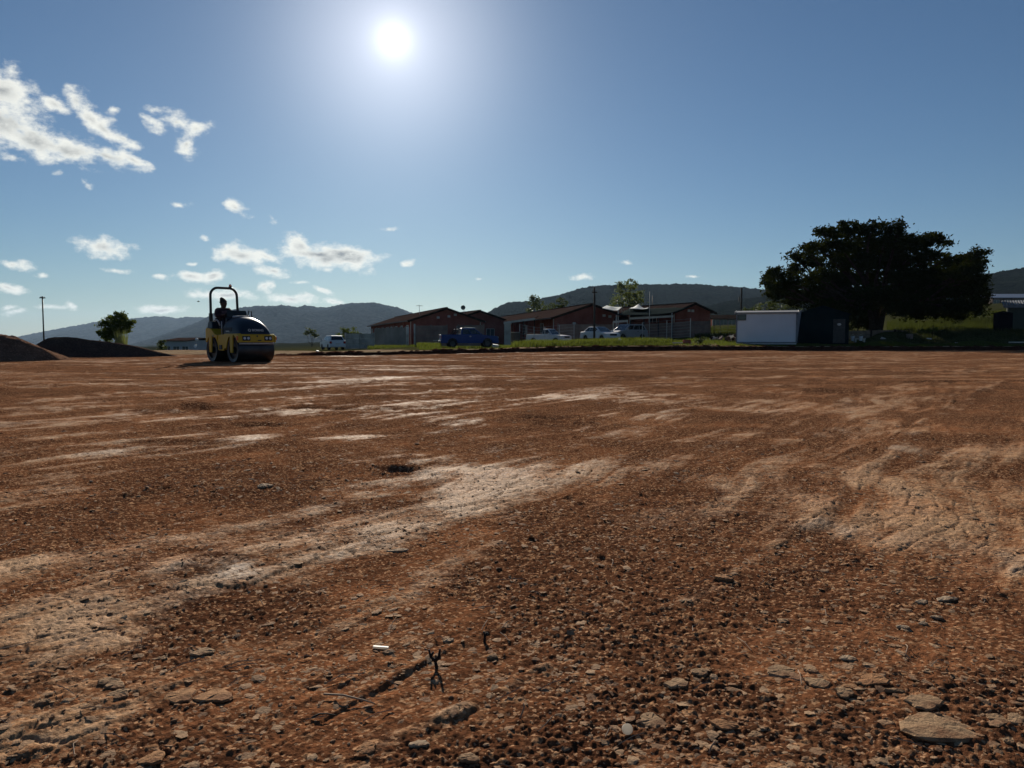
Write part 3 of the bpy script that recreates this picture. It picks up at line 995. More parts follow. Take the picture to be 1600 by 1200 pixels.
FIG_LOBES = [
    # crown tiers, from the top of the tree down to the low skirts
    (1300, 362, 26, 13), (1325, 358, 30, 14), (1358, 356, 30, 13), (1386, 358, 24, 13), (1408, 350, 8, 8), (1282, 362, 14, 7),
    (1276, 384, 26, 12), (1262, 390, 14, 10), (1310, 382, 34, 16), (1350, 380, 38, 18), (1398, 382, 34, 17), (1436, 376, 30, 13), (1462, 374, 24, 11), (1480, 380, 14, 9),
    (1240, 400, 20, 9), (1268, 408, 30, 12), (1310, 408, 34, 15), (1356, 408, 40, 18), (1404, 408, 40, 18), (1448, 400, 34, 15), (1478, 404, 20, 12),
    (1208, 421, 17, 9), (1236, 420, 24, 10), (1274, 430, 34, 12), (1322, 432, 38, 16), (1372, 436, 44, 18), (1424, 432, 40, 18), (1468, 428, 32, 15), (1508, 402, 20, 11), (1528, 398, 17, 10), (1540, 394, 8, 6), (1506, 424, 24, 13), (1528, 418, 14, 12),
    (1200, 440, 15, 10), (1222, 446, 24, 12), (1258, 452, 30, 13), (1300, 458, 34, 15), (1350, 462, 42, 16), (1404, 464, 44, 18), (1456, 460, 42, 18), (1502, 450, 34, 17), (1532, 440, 18, 12), (1540, 434, 10, 6),
    (1210, 462, 20, 10), (1240, 470, 24, 10), (1276, 478, 26, 11), (1312, 486, 24, 10), (1338, 490, 18, 12), (1420, 480, 36, 12), (1462, 480, 40, 13), (1506, 478, 34, 14), (1532, 470, 20, 16), (1536, 484, 14, 9), (1385, 480, 30, 10),
    (1440, 490, 40, 9), (1496, 490, 36, 9), (1350, 480, 40, 12), (1300, 474, 34, 12), (1250, 462, 34, 12), (1216, 452, 26, 12), (1205, 430, 20, 10), (1520, 452, 26, 18), (1516, 436, 24, 12), (1490, 430, 30, 16), (1228, 436, 26, 12), (1295, 440, 40, 16), (1380, 400, 50, 22), (1440, 440, 50, 22), (1330, 400, 46, 20), (1400, 375, 40, 14), (1510, 440, 26, 20), (1530, 456, 18, 18), (1525, 412, 20, 14), (1500, 410, 26, 14),
]
FIG_LOBES = [(1368 + (x - 1368) * .985, y + 1, max(7, rx - 4), max(5, ry - 1), dy) for (x, y, rx, ry), dy in zip(FIG_LOBES, np.random.default_rng(5).uniform(-3.6, 4.2, len(FIG_LOBES)))]
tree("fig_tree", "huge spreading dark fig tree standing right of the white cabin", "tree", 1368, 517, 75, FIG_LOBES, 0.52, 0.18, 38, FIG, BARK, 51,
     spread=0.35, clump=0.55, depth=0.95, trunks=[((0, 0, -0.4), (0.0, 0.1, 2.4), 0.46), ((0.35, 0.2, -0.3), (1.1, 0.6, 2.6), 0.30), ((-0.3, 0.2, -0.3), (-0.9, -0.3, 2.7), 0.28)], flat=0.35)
tree("tree", "round green tree with pale reeds at its foot behind the dark mound", "tree", 181, 540, 62,
     [(168, 512, 14, 11), (176, 502, 13, 9), (188, 500, 13, 10), (196, 505, 11, 8), (204, 503, 7, 5), (162, 523, 9, 9), (178, 519, 15, 12), (191, 512, 12, 10), (187, 492, 8, 5), (172, 530, 14, 8)],
     0.12, 0.10, 75, GREEN, BARK, 61, clump=0.26)
tree("tree", "thin sparse tree on the flat in front of the mountains, left of the white hatchback", "tree", 487, 545, 190, [(483, 516, 6, 4), (488, 519, 7, 5), (492, 524, 4, 3), (480, 521, 4, 3)], 0.12, 0.22, 40, DUSKY, BARK, 67, clump=0.5)
tree("bush", "dense green bush beside the white hatchback, above the concrete wall", "bush", 541, 546, 88, [(535, 521, 8, 9), (542, 516, 9, 8), (550, 519, 8, 8), (556, 522, 5, 5), (545, 527, 12, 10), (533, 530, 7, 10)], 0.10, 0.12, 34, GREEN, BARK, 71, clump=0.34)
tree("tree", "dark spiky tree behind the roofs, left of the pair of thin trees", "tree", 838, 505, 125, [(836, 468, 7, 6), (832, 476, 8, 7), (842, 474, 9, 8), (848, 480, 8, 7), (828, 486, 7, 7), (838, 486, 12, 9), (834, 464, 4, 4)], 0.16, 0.16, 34, DUSKY, BARK, 73, clump=0.5)
tree("tree", "narrow upright dark tree with two tops behind the long brick roof", "tree", 876, 505, 128, [(872, 473, 6, 9), (880, 472, 6, 9), (874, 484, 9, 8), (882, 482, 6, 8), (862, 480, 4, 5)], 0.14, 0.16, 34, DUSKY, BARK, 79, clump=0.45)
tree("gum_tree", "tall leafy gum tree towering over the shade sails", "tree", 980, 512, 112,
     [(975, 446, 12, 8), (988, 443, 10, 6), (968, 453, 10, 9), (984, 455, 15, 10), (996, 457, 8, 8), (972, 465, 14, 10), (990, 467, 14, 10), (965, 472, 9, 7), (982, 477, 16, 9), (956, 477, 7, 5), (998, 471, 7, 7), (970, 485, 14, 6), (988, 486, 10, 6)],
     0.24, 0.15, 30, GREY, BARK, 83, clump=0.52)
tree("bush", "dark shrub thicket behind the white cabin roof under the fig branches", "bush", 1205, 495, 105, [(1178, 484, 14, 6), (1196, 478, 16, 8), (1216, 480, 16, 9), (1236, 482, 14, 9), (1166, 488, 10, 5)], 0.14, 0.14, 34, DUSKY, BARK, 89, clump=0.5)
tree("bush", "small dark bush on the bank top between the brick wall and the white cabin", "bush", 1093, 539, 61, [(1091, 531, 6, 5), (1098, 530, 5, 5), (1094, 535, 5, 5)], 0.04, 0.06, 60, DUSKY, BARK, 97, clump=0.16)
tree("bush", "scraggy bush among the tall grass left of the dark water tank", "bush", 1545, 512, 90, [(1536, 500, 8, 9), (1544, 494, 8, 8), (1540, 486, 10, 8)], 0.06, 0.10, 40, DUSKY, BARK, 101, clump=0.3)
tree("bush", "leafy light green plant growing by the low wall under the fig tree", "bush", 1456, 524, 68, [(1450, 517, 8, 3), (1460, 515, 6, 3), (1440, 517, 5, 3)], 0.03, 0.07, 80, GREEN, BARK, 103, clump=0.2)
tree("bush", "dark conical shrub against the left end of the hazy grey shed", "bush", 251, 556, 60, [(252, 541, 4, 9), (249, 547, 6, 7), (254, 534, 2.5, 5)], 0.04, 0.08, 80, DUSKY, BARK, 107, clump=0.2)


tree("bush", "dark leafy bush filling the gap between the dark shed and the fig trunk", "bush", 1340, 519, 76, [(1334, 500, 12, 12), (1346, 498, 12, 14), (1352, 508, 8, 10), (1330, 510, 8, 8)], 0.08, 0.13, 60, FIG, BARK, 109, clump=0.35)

# ------------------------------------------------------------------ grass
def blades(name, label, x, y, h, w, mat, seed, lean=0.35):
    g = np.random.default_rng(seed)
    n = len(x)
    z = land_z(x, y) - 0.03
    a = g.uniform(0, 2 * math.pi, n)
    dx, dy = np.cos(a), np.sin(a)
    la, ll = g.uniform(0, 2 * math.pi, n), g.uniform(0.1, 1, n) * lean * h
    p0 = np.stack([x - dx * w, y - dy * w, z], 1)
    p1 = np.stack([x + dx * w, y + dy * w, z], 1)
    mid = np.stack([x + np.cos(la) * ll * .35, y + np.sin(la) * ll * .35, z + h * .6], 1)
    tip = np.stack([x + np.cos(la) * ll, y + np.sin(la) * ll, z + h], 1)
    off = np.stack([dx * w * .7, dy * w * .7, 0 * z], 1)
    v = np.stack([p0, p1, mid + off, mid - off, tip], 1).reshape(-1, 3)
    i = np.arange(n)[:, None] * 5
    f = np.concatenate([i + np.array([[0, 1, 2]]), i + np.array([[0, 2, 3]]), i + np.array([[3, 2, 4]])])
    o = mesh_np(name, v, f, mat, smooth=False)
    tag(o, label, kind="stuff")


def scatter(px0, px1, d0, d1, n, seed, thr=-0.2, sc=2.0):
    g = np.random.default_rng(seed)
    y = np.sqrt(g.uniform(d0 ** 2, d1 ** 2, n * 3))
    x = (g.uniform(px0, px1, n * 3) - 800) / F * y
    k = (fbm(x / sc, y / sc, 3, seed) + g.uniform(-0.35, 0.35, n * 3) > thr) & (y > edge_y(x) + 0.5)
    return x[k][:n], y[k][:n]


GRASS = leafy("weed_grass", (0.007, 0.018, 0.006), (0.050, 0.060, 0.018), 0.22, 0.0, 1.6)
DRYG = leafy("grey_green_tall_grass", (0.010, 0.015, 0.009), (0.030, 0.033, 0.019), 0.12, 0.0)
gr = np.random.default_rng(77)
x1, y1 = scatter(655, 1165, 55, 74, 26000, 501, -0.1, 1.6)
x2, y2 = scatter(800, 1050, 54, 63, 22000, 503, -0.2, 1.2)
x3, y3 = scatter(652, 690, 60, 70, 5000, 505, -0.5, 1.0)
x4, y4 = scatter(575, 655, 80, 92, 6000, 507, 0.0, 1.0)
x5, y5 = scatter(770, 850, 58, 72, 5000, 509, -0.1, 1.0)
xa, ya = np.concatenate([x1, x2, x3, x4, x5]), np.concatenate([y1, y2, y3, y4, y5])
ha = np.concatenate([gr.uniform(.08, .26, len(x1)), gr.uniform(.20, .62, len(x2)), gr.uniform(.2, .55, len(x3)), gr.uniform(.15, .5, len(x4)), gr.uniform(.1, .35, len(x5))])
kk = ~((xa / ya * F > -112) & (xa / ya * F < -15) & (ya < 69.5)) | (gr.uniform(0, 1, len(xa)) < .12)
pxe = xa / ya * F + 60 * fbm(xa / 1.5, ya / 1.5, 3, 551)
kk &= ~((ha > .2) & ((pxe < 20) | (pxe > 235)) & (ya < 66) & (gr.uniform(0, 1, len(xa)) < .85))
kk &= (xa / ya * F > 90) | (ya - edge_y(xa) > 5 + gr.uniform(-2, 2, len(xa)))
xa, ya, ha = xa[kk], ya[kk], ha[kk]
edge_low = sstep(0.5, 3.0, ya - edge_y(xa))
blades("grass", "green weedy grass along the verge in front of the brick buildings", xa, ya, ha * (0.4 + 0.6 * edge_low), np.full(len(xa), .022), GRASS, 511)
x1, y1 = scatter(1120, 1720, 58, 64.5, 30000, 521, -0.5, 2.0)
blades("grass", "short sunlit grass strip along the bank right of the white cabin", x1, y1, gr.uniform(.04, .12, len(x1)), np.full(len(x1), .02), GRASS, 523)
x1, y1 = scatter(1385, 1640, 79, 106, 22000, 531, -0.15, 2.2)
x2, y2 = scatter(1400, 1640, 66, 80, 7000, 533, -0.1, 1.3)
xa, ya = np.concatenate([x1, x2]), np.concatenate([y1, y2])
blades("tall_grass", "tall grey green grass on the slope under the right side of the fig tree", xa, ya, gr.uniform(.2, .85, len(xa)) * np.where(ya < 79, .5, 1), np.full(len(xa), .018), DRYG, 535, 0.45)
x1, y1 = scatter(1085, 1160, 74, 112, 9000, 541, -0.1, 2.0)
blades("tall_grass", "rough olive grass on the slope between brick block and white cabin", x1, y1, gr.uniform(.15, .6, len(x1)), np.full(len(x1), .02), DRYG, 543, 0.4)
gx = gr.uniform(183, 199, 260)
gy = gr.uniform(58, 61, 260)
xx = (gx - 800) / F * gy
blades("reeds", "pale reeds at the foot of the round green tree", xx, gy, gr.uniform(.7, 2.0, 260), np.full(260, .02), leafy("reed", (0.06, 0.065, 0.03), (0.12, 0.115, 0.06), .25), 547, 0.2)
# ------------------------------------------------------------------ buildings
def brick_mat(name, a, b, mortar, scale=1.0):
    m = Nodes(name)
    t = m.n("ShaderNodeTexBrick")
    t.inputs["Scale"].default_value = scale
    t.inputs["Color1"].default_value = (*a, 1)
    t.inputs["Color2"].default_value = (*b, 1)
    t.inputs["Mortar"].default_value = (*mortar, 1)
    t.inputs["Mortar Size"].default_value = 0.012
    t.inputs["Brick Width"].default_value = 0.23
    t.inputs["Row Height"].default_value = 0.085
    geo = m.n("ShaderNodeTexCoord")
    sp = m.n("ShaderNodeSeparateXYZ")
    m.nt.links.new(geo.outputs["Object"], sp.inputs[0])
    cb = m.n("ShaderNodeCombineXYZ")
    m.set(cb.inputs[0], m.math("ADD", sp.outputs[0], sp.outputs[1]))
    m.nt.links.new(sp.outputs[2], cb.inputs[1])
    m.nt.links.new(cb.outputs[0], t.inputs["Vector"])
    c = m.mix(m.noise(0.7, 6), t.outputs["Color"], tuple(x * 0.6 for x in a))
    return m.fin(c, 0.9, 0, m.bump(t.outputs["Fac"], -0.4, 0.01), 0.0)


BRICK = brick_mat("dark_red_brick", (0.32, 0.088, 0.065), (0.40, 0.118, 0.082), (0.22, 0.16, 0.13))
PRECAST = simple("brown_grey_precast", (0.21, 0.155, 0.13), 0.9, var=0.25, scale=1.2, bump=0.3, spec=0.1)
CONCRETE = simple("weathered_concrete", (0.40, 0.39, 0.34), 0.9, var=0.35, scale=1.0, bump=0.3, spec=0.1)
ROOF = simple("grey_roof_sheet", (0.048, 0.033, 0.029), 0.95, 0.0, var=0.25, scale=0.6, bump=0.2, spec=0.0)
TRIM = simple("off_white_trim", (0.48, 0.46, 0.41), 0.6, var=0.15)
DARKT = simple("dark_timber_fascia", (0.035, 0.025, 0.02), 0.9, var=0.3, spec=0.0)
PANE = simple("window_glass", (0.06, 0.075, 0.08), 0.12, var=0.15, spec=0.5)
STEEL = simple("galvanised_steel", (0.42, 0.42, 0.41), 0.45, 0.7, var=0.15)
DARKSTEEL = simple("dark_painted_steel", (0.035, 0.036, 0.036), 0.5, 0.3, var=0.3)
GUTTER = simple("dull_grey_gutter", (0.22, 0.20, 0.185), 0.8, var=0.2, spec=0.05)
POLEWOOD = simple("creosoted_pole_wood", (0.045, 0.034, 0.027), 0.9, var=0.35, scale=5, bump=0.4)


def window(parent, c, w, h, axis, n=2, frame=TRIM, pane=PANE):
    """A window on a wall: a frame proud of the wall, panes and bars in it. axis: outward unit (2D)."""
    ox, oy = axis
    tx, ty = -oy, ox
    rz = math.atan2(ty, tx)
    fr = MB()
    for s in (-1, 1):
        fr.box((c[0] + tx * s * (w / 2), c[1] + ty * s * (w / 2), c[2]), (.06, .10, h + .06), rz)
        fr.box((c[0], c[1], c[2] + s * h / 2), (w - .06, .10, .06), rz)
    for i in range(1, n):
        q = -w / 2 + w * i / n
        fr.box((c[0] + tx * q, c[1] + ty * q, c[2]), (.045, .09, h - .06), rz)
    f = fr.build("window", frame, parent)
    for i in range(n):
        q = -w / 2 + w * (i + .5) / n
        MB().box((c[0] + tx * q + ox * .012, c[1] + ty * q + oy * .012, c[2]), (w / n - .06, .03, h - .07), rz).build("pane", pane, f)
    return f


def gable_house(label, apex_px, apex_py, d, half, rise, wall_h, length, ang, base_drop=0.6, wins=(), vents=(), side_wins=0, gutter=True, group="brick blocks in a row beyond the field"):
    """A gabled brick block: near gable centred under the apex; ang: the ridge's bearing from straight ahead (left negative)."""
    ap = P(apex_px, apex_py, d)
    zt = ap.z
    eave = zt - rise
    zb = eave - wall_h
    t = thing("brick_house", label, "house", (ap.x, d, zb), -ang, group)
    H, E = zt - zb, wall_h
    th = 0.22
    w = MB()
    w.prism([(-half, -base_drop), (half, -base_drop), (half, E), (0, H), (-half, E)], 0, th, "y")
    w.prism([(-half, -base_drop), (half, -base_drop), (half, E), (0, H), (-half, E)], length - th, length, "y")
    for s in (-1, 1):
        w.box((s * (half - th / 2), length / 2, (E - base_drop) / 2), (th, length - 2 * th - .004, E + base_drop))
    w.build("wall", BRICK, t)
    oh, ov, tk = 0.55, 0.45, 0.07
    sl = rise / half
    for s in (-1, 1):
        lo = [(s * 0.004, -ov, H + .04), (s * (half + oh), -ov, E - oh * sl + .04), (s * (half + oh), length + ov, E - oh * sl + .04), (s * .004, length + ov, H + .04)]
        if s < 0:
            lo = lo[::-1]
        MB().hexa(lo, [(x, y, z + tk) for x, y, z in lo]).build("roof_slope", ROOF, t)
        # barge board up the gable
        MB().hexa([(s * .02, -ov - .03, H - .16), (s * (half + oh), -ov - .03, E - oh * sl - .16), (s * (half + oh), -ov - .004, E - oh * sl - .16), (s * .02, -ov - .004, H - .16)][::s],
                  [(s * .02, -ov - .03, H + .10), (s * (half + oh), -ov - .03, E - oh * sl + .10), (s * (half + oh), -ov - .004, E - oh * sl + .10), (s * .02, -ov - .004, H + .10)][::s]).build("barge_board", DARKT, t)
        if gutter:
            MB().box((s * (half + oh + .06), length / 2, E - oh * sl + .02), (.11, length + 2 * ov, .10)).build("gutter", GUTTER, t)
            MB().tube([(s * (half + .07), .12, E - oh * sl), (s * (half + .07), .12, -base_drop)], .045, 6).build("downpipe", TRIM, t)
    MB().box((0, length / 2, H + .13), (.34, length + 2 * ov, .05)).build("ridge_cap", ROOF, t)
    for (x, z, ww, hh) in wins:
        window(t, (x, -.01, z), ww, hh, (0, -1), 2)
    for (x, z) in vents:
        v = MB()
        v.box((x, -.02, z), (.34, .05, .26))
        v.build("vent", TRIM, t)
    for i in range(side_wins):
        y = length * (i + .6) / side_wins
        window(t, (-half - .005, y, E * .62), 1.4, 1.1, (-1, 0), 2)
    return t


A_ANG = R(-17)
gable_house("brick block nearest the concrete wall, its long roof running back left", 697, 482, 95, 4.3, 1.42, 3.1, 42, A_ANG, 0.9, wins=[(1.6, 1.75, .5, 1.2)], vents=[(.35, 3.55), (1.15, 3.75), (-1.0, 3.4)], side_wins=9)
gable_house("brick block behind the blue pickup, with a pale window in its gable", 749, 486, 105, 4.0, 1.30, 3.1, 30, R(-20), 0.9, wins=[(1.55, 1.35, 1.15, 1.3)], vents=[(-2.2, 3.2)], side_wins=5)
gable_house("tallest brick block behind the white cars, by the dark wooden pole", 924, 476, 87, 4.3, 1.42, 3.1, 56, R(-12), 0.9, wins=[], vents=[(1.5, 3.3), (2.2, 3.2), (-2.0, 2.4)], side_wins=6)
gable_house("narrow brick block at the right end of the row, beyond the shade sails", 1083, 474.6, 83.5, 2.35, 0.80, 3.05, 20, R(-26), 0.9, wins=[], vents=[(-.55, 3.1), (-.05, 3.08)], side_wins=3)

# veranda and lean-to roofs
def lean_to(name, label, cat, pts, h, posts, mat, fascia_mat, post_mat, base_z):
    """pts: four roof corners (front left, front right, back right, back left)."""
    c = Vector((sum(p.x for p in pts) / 4, sum(p.y for p in pts) / 4, base_z))
    t = thing(name, label, cat, c)
    q = [p - c for p in pts]
    MB().hexa(q, [p + Vector((0, 0, .06)) for p in q]).build("roof_sheet", mat, t)
    a, b = q[0], q[1]
    MB().hexa([a + Vector((0, -.08, -.18)), b + Vector((0, -.08, -.18)), b + Vector((0, -.01, -.18)), a + Vector((0, -.01, -.18))],
              [a + Vector((0, -.08, .03)), b + Vector((0, -.08, .03)), b + Vector((0, -.01, .03)), a + Vector((0, -.01, .03))]).build("fascia", fascia_mat, t)
    for k in posts:
        p = a.lerp(b, k)
        MB().tube([(p.x, p.y + .05, p.z - .05), (p.x, p.y + .05, -.5)], .06, 6).build("post", post_mat, t)
    return t


lean_to("veranda", "brown veranda roof with pale fascia joining the middle brick blocks", "veranda", [P(787, 503.5, 92), P(836, 497, 84), P(842, 494, 89), P(792, 500, 98)], 3, (0.02, .3, .65, .99), ROOF, TRIM, DARKT, land_pt(815, 88).z)
lean_to("lean_to", "low dark lean-to with a pale stepped gutter under the shade nets", "lean-to", [P(958, 502, 80), P(981, 500.3, 79.6), P(984, 494, 85), P(961, 496, 86)], 3, (0.02, .98), ROOF, TRIM, CONCRETE, land_pt(970, 82).z)
lean_to("lean_to", "long dark lean-to below the green nets, its pale gutter rising to the right", "lean-to", [P(984, 496.5, 79.5), P(1052, 493, 79), P(1052, 488, 84), P(986, 491, 85)], 3, (0.02, .33, .66, .99), ROOF, TRIM, DARKSTEEL, land_pt(1018, 82).z)
b0 = land_pt(1018, 84)
tb = thing("store_shed", "dark open store shed under the lean-to roofs between the last two blocks", "shed", b0)
wl = MB()
wa, wb = P(963, 500, 85), P(1053, 500, 84)
for (p, q) in ((wa, wb),):
    wl.hexa([(p.x - b0.x, p.y - b0.y, -.6), (q.x - b0.x, q.y - b0.y, -.6), (q.x - b0.x, q.y - b0.y + .2, -.6), (p.x - b0.x, p.y - b0.y + .2, -.6)],
            [(p.x - b0.x, p.y - b0.y, 2.0), (q.x - b0.x, q.y - b0.y, 2.0), (q.x - b0.x, q.y - b0.y + .2, 2.0), (p.x - b0.x, p.y - b0.y + .2, 2.0)])
wl.build("wall", BRICK, tb)
for k in (.2, .45, .7):
    p = wa.lerp(wb, k) - b0
    MB().box((p.x, p.y - .03, .9), (1.0, .05, 2.0)).build("door", DARKT, tb)

# shade sails and nets
SAIL = leafy("pale_shade_cloth", (0.46, 0.48, 0.46), (0.58, 0.60, 0.57), 0.3)
NET = leafy("green_shade_net", (0.016, 0.021, 0.020), (0.024, 0.031, 0.030), 0.05, 0.0)


def sail(label, corners, sag, mat, posts, base_z, peak=None, cat="shade sail"):
    c = Vector((sum(p.x for p in corners) / 4, sum(p.y for p in corners) / 4, base_z))
    t = thing("shade_sail", label, cat, c)
    n = 13
    q = [p - c for p in corners]
    vs, fs = [], []
    for i in range(n):
        for j in range(n):
            u, v = i / (n - 1), j / (n - 1)
            p = (q[0] * (1 - u) + q[1] * u) * (1 - v) + (q[3] * (1 - u) + q[2] * u) * v
            b = 16 * u * (1 - u) * v * (1 - v)
            e = 1 - max(abs(2 * u - 1), abs(2 * v - 1))
            z = p.z - sag * (0.35 * b + 0.3 * 4 * u * (1 - u) * (1 - e))
            if peak:
                z += peak * max(0, 1 - math.hypot(u - .4, v - .4) / .45) ** 1.4
            vs.append((p.x, p.y, z))
    for i in range(n - 1):
        for j in range(n - 1):
            fs.append((i * n + j, (i + 1) * n + j, (i + 1) * n + j + 1, i * n + j + 1))
    o = MB().add(vs, fs).build("cloth", mat, t, smooth=True)
    sd = o.modifiers.new("thick", "SOLIDIFY")
    sd.thickness = .02
    for k in posts:
        p = q[k]
        MB().tube([(p.x, p.y, p.z), (p.x, p.y, -.6)], .05, 6).build("post", STEEL, t)
    return t


sail("left pale shade sail pitched against the tall brick gable", [P(941, 481, 82), P(966, 485, 80), P(972, 479.5, 90), P(948, 477, 92)], .3, SAIL, (1, 2), land_pt(955, 84).z, .3)
sail("right pale shade sail with a pointed peak below the gum tree", [P(984, 481.5, 84), P(1012, 482, 82), P(1014, 479.5, 92), P(990, 480, 94)], .3, SAIL, (0, 2), land_pt(1000, 86).z, .55)
sail("wide dark green shade net stretched from the sails to the narrow brick block", [P(963, 492, 79), P(1050, 489, 78.5), P(1083, 478, 82.5), P(984, 482, 88)], .35, NET, (0, 1), land_pt(1018, 82).z, None, "shade net")

# ------------------------------------------------------------------ walls and fences
def precast_wall(name, label, cat, pts, mat, posts_mat, bay=2.0, panels=4, post_w=.16, thick=.06):
    """pts: (px, py top, distance, height). Horizontal panels stacked between posts, each a part."""
    a = [P(px, py, d) for px, py, d, h in pts]
    base = Vector((a[0].x, a[0].y, a[0].z - pts[0][3]))
    t = thing(name, label, cat, base)
    ph = None
    for k in range(len(a) - 1):
        L = math.hypot(a[k + 1].x - a[k].x, a[k + 1].y - a[k].y)
        n = max(1, round(L / bay))
        for i in range(n):
            p, q = a[k].lerp(a[k + 1], i / n) - base, a[k].lerp(a[k + 1], (i + 1) / n) - base
            h = pts[k][3]
            rz = math.atan2(q.y - p.y, q.x - p.x)
            MB().box((p.x, p.y, p.z - h / 2 - .1), (post_w, post_w, h + .36), rz).build("post", posts_mat, t)
            for s in range(panels):
                z0 = -h - .3 + (h + .3) * s / panels
                m_ = (p + q) / 2
                ln = math.hypot(q.x - p.x, q.y - p.y) - post_w
                dz = (q.z - p.z) * .5 * ln / max(ln + post_w, .1)
                ux, uy = math.cos(rz) * ln / 2, math.sin(rz) * ln / 2
                nx, ny = -math.sin(rz) * thick / 2, math.cos(rz) * thick / 2
                hh = (h + .3) / panels - .018
                lo = [(m_.x - ux - nx * -1, m_.y - uy - ny * -1, m_.z - dz + z0), (m_.x - ux + nx * -1, m_.y - uy + ny * -1, m_.z - dz + z0), (m_.x + ux + nx * -1, m_.y + uy + ny * -1, m_.z + dz + z0), (m_.x + ux + nx, m_.y + uy + ny, m_.z + dz + z0)]
                MB().hexa(lo, [(x, y, z + hh) for x, y, z in lo]).build("panel", mat, t)
        if k == len(a) - 2:
            MB().box((q.x, q.y, q.z - h / 2 - .1), (post_w, post_w, h + .36), rz).build("post", posts_mat, t)
    return t


precast_wall("concrete_wall", "grey precast concrete wall right of the white hatchback", "wall", [(540, 521, 85, 1.9), (584, 521, 88, 1.9)], CONCRETE, CONCRETE, 1.6, 4)
precast_wall("boundary_wall", "brown boundary wall in front of the first brick gable, behind the pickup's tail", "wall", [(649, 508.5, 91, 2.7), (698, 508.5, 90, 2.6)], PRECAST, PRECAST, 1.9, 5)
precast_wall("boundary_wall", "brown boundary wall below the second brick gable, behind the pickup's cab", "wall", [(716, 508, 92, 2.6), (756, 507.5, 92, 2.6)], PRECAST, PRECAST, 1.9, 5)
precast_wall("boundary_wall", "long brown boundary wall behind the parked white and silver cars, rising to the right", "wall", [(872, 506.5, 84, 2.3), (960, 506.5, 82, 2.3), (1004, 505.5, 80.5, 1.9), (1042, 504.5, 80.5, 1.75), (1079, 501.5, 80.8, 1.65), (1109, 501.5, 82, 1.55)], PRECAST, PRECAST, 2.0, 5)

# slatted screen along the first block's veranda
def slat_fence(label, pts, h, n, mat):
    a = [P(*p) for p in pts]
    base = Vector((a[0].x, a[0].y, a[0].z - h))
    t = thing("board_fence", label, "fence", base)
    g = np.random.default_rng(3)
    for i in range(n):
        p = a[0].lerp(a[1], (i + .5) / n) - base
        q = a[0].lerp(a[1], 1.0 / n) - a[0]
        wd = math.hypot(q.x, q.y) * .93
        hh = h * g.uniform(.93, 1.03)
        MB().box((p.x, p.y, p.z - h + hh / 2 - .15), (wd, .05, hh + .3), math.atan2(q.y, q.x)).build("board", mat, t)
    for z in (.4, h - .4):
        p, q = a[0] - base, a[1] - base
        MB().tube([(p.x, p.y + .08, p.z - h + z), (q.x, q.y + .08, q.z - h + z)], .035, 5).build("rail", DARKT, t)
    return t


BOARD = simple("weathered_grey_boards", (0.23, 0.215, 0.19), 0.9, var=0.45, scale=0.35, bump=0.3, spec=0.1)
slat_fence("tall grey board fence in front of the first brick block's long side", [(585, 512.5, 97), (635, 510.5, 90)], 2.55, 34, BOARD)


def post(name, label, cat, px, top, base_py, d, r, mat, extra=None, group=None):
    a, b = P(px, base_py, d), P(px, top, d)
    t = thing(name, label, cat, a, 0, group)
    MB().tube([(0, 0, -.5), (0, 0, b.z - a.z)], [r, r * .85], 8).build("pole", mat, t, smooth=True)
    if extra:
        extra(t, b.z - a.z)
    return t


post("gate_post", "square-topped grey gate post at the right end of the board fence", "post", 637, 511, 544.5, 87, .20, CONCRETE)
post("gate_post", "slim pale gate post at the left corner of the first brick gable", "post", 648, 506, 543.5, 86, .10, CONCRETE)
t = thing("pillar", "grey concrete gate pillar between the blue pickup and the white pickup", "pillar", land_pt(793, 74))
MB().box((0, 0, .95), (.62, .5, 2.5)).build("shaft", CONCRETE, t, bevel=.03)
MB().box((0, 0, 2.26), (.74, .62, .12)).build("cap", CONCRETE, t, bevel=.02)
t = thing("metal_gate", "dark sheet metal gate right of the grey gate pillar", "gate", land_pt(805, 75))
MB().box((0, 0, .75), (.86, .05, 1.3)).build("sheet", DARKSTEEL, t)
for z in (.1, 1.42):
    MB().tube([(-.46, -.05, z), (.46, -.05, z)], .03, 6).build("rail", STEEL, t)
for x in (-.46, .46):
    MB().tube([(x, -.05, -.3), (x, -.05, 1.5)], .035, 6).build("post", DARKSTEEL, t)


def wire_fence(label, pts, h, n, strands, mat=STEEL, group=None):
    a = [P(*p) for p in pts]
    base = Vector((a[0].x, a[0].y, a[0].z - h))
    t = thing("wire_fence", label, "fence", base, 0, group)
    seg = len(a) - 1
    for i in range(n + 1):
        f = i / n * seg
        k = min(int(f), seg - 1)
        p = a[k].lerp(a[k + 1], f - k) - base
        MB().tube([(p.x, p.y, p.z - h - .4), (p.x, p.y, p.z + .04)], .035, 6).build("post", mat, t)
    for s in range(strands):
        z = -h + h * (s + 1) / strands
        MB().tube([(p - base) + Vector((0, -.03, z)) for p in a], .008, 4).build("wire", STEEL, t)
    return t


wire_fence("wire fence on thin posts between the pickup and the silver car", [(812, 507, 79), (840, 512, 78), (897, 506, 77)], 2.2, 5, 7)
wire_fence("wire fence of tall thin posts in front of the narrow brick block", [(1004, 504, 76), (1042, 501, 75.5), (1079, 498, 75)], 2.0, 2, 7)
wire_fence("dark post and wire fence on the grass slope left of the white cabin", [(1116, 508, 82), (1130, 508, 83), (1152, 509, 84)], 1.3, 3, 4, DARKSTEEL)
wire_fence("rusty wire fence crossing the tall grass behind the fig tree", [(1430, 497, 92), (1490, 493, 92), (1548, 495, 90)], 1.2, 4, 4, DARKSTEEL)

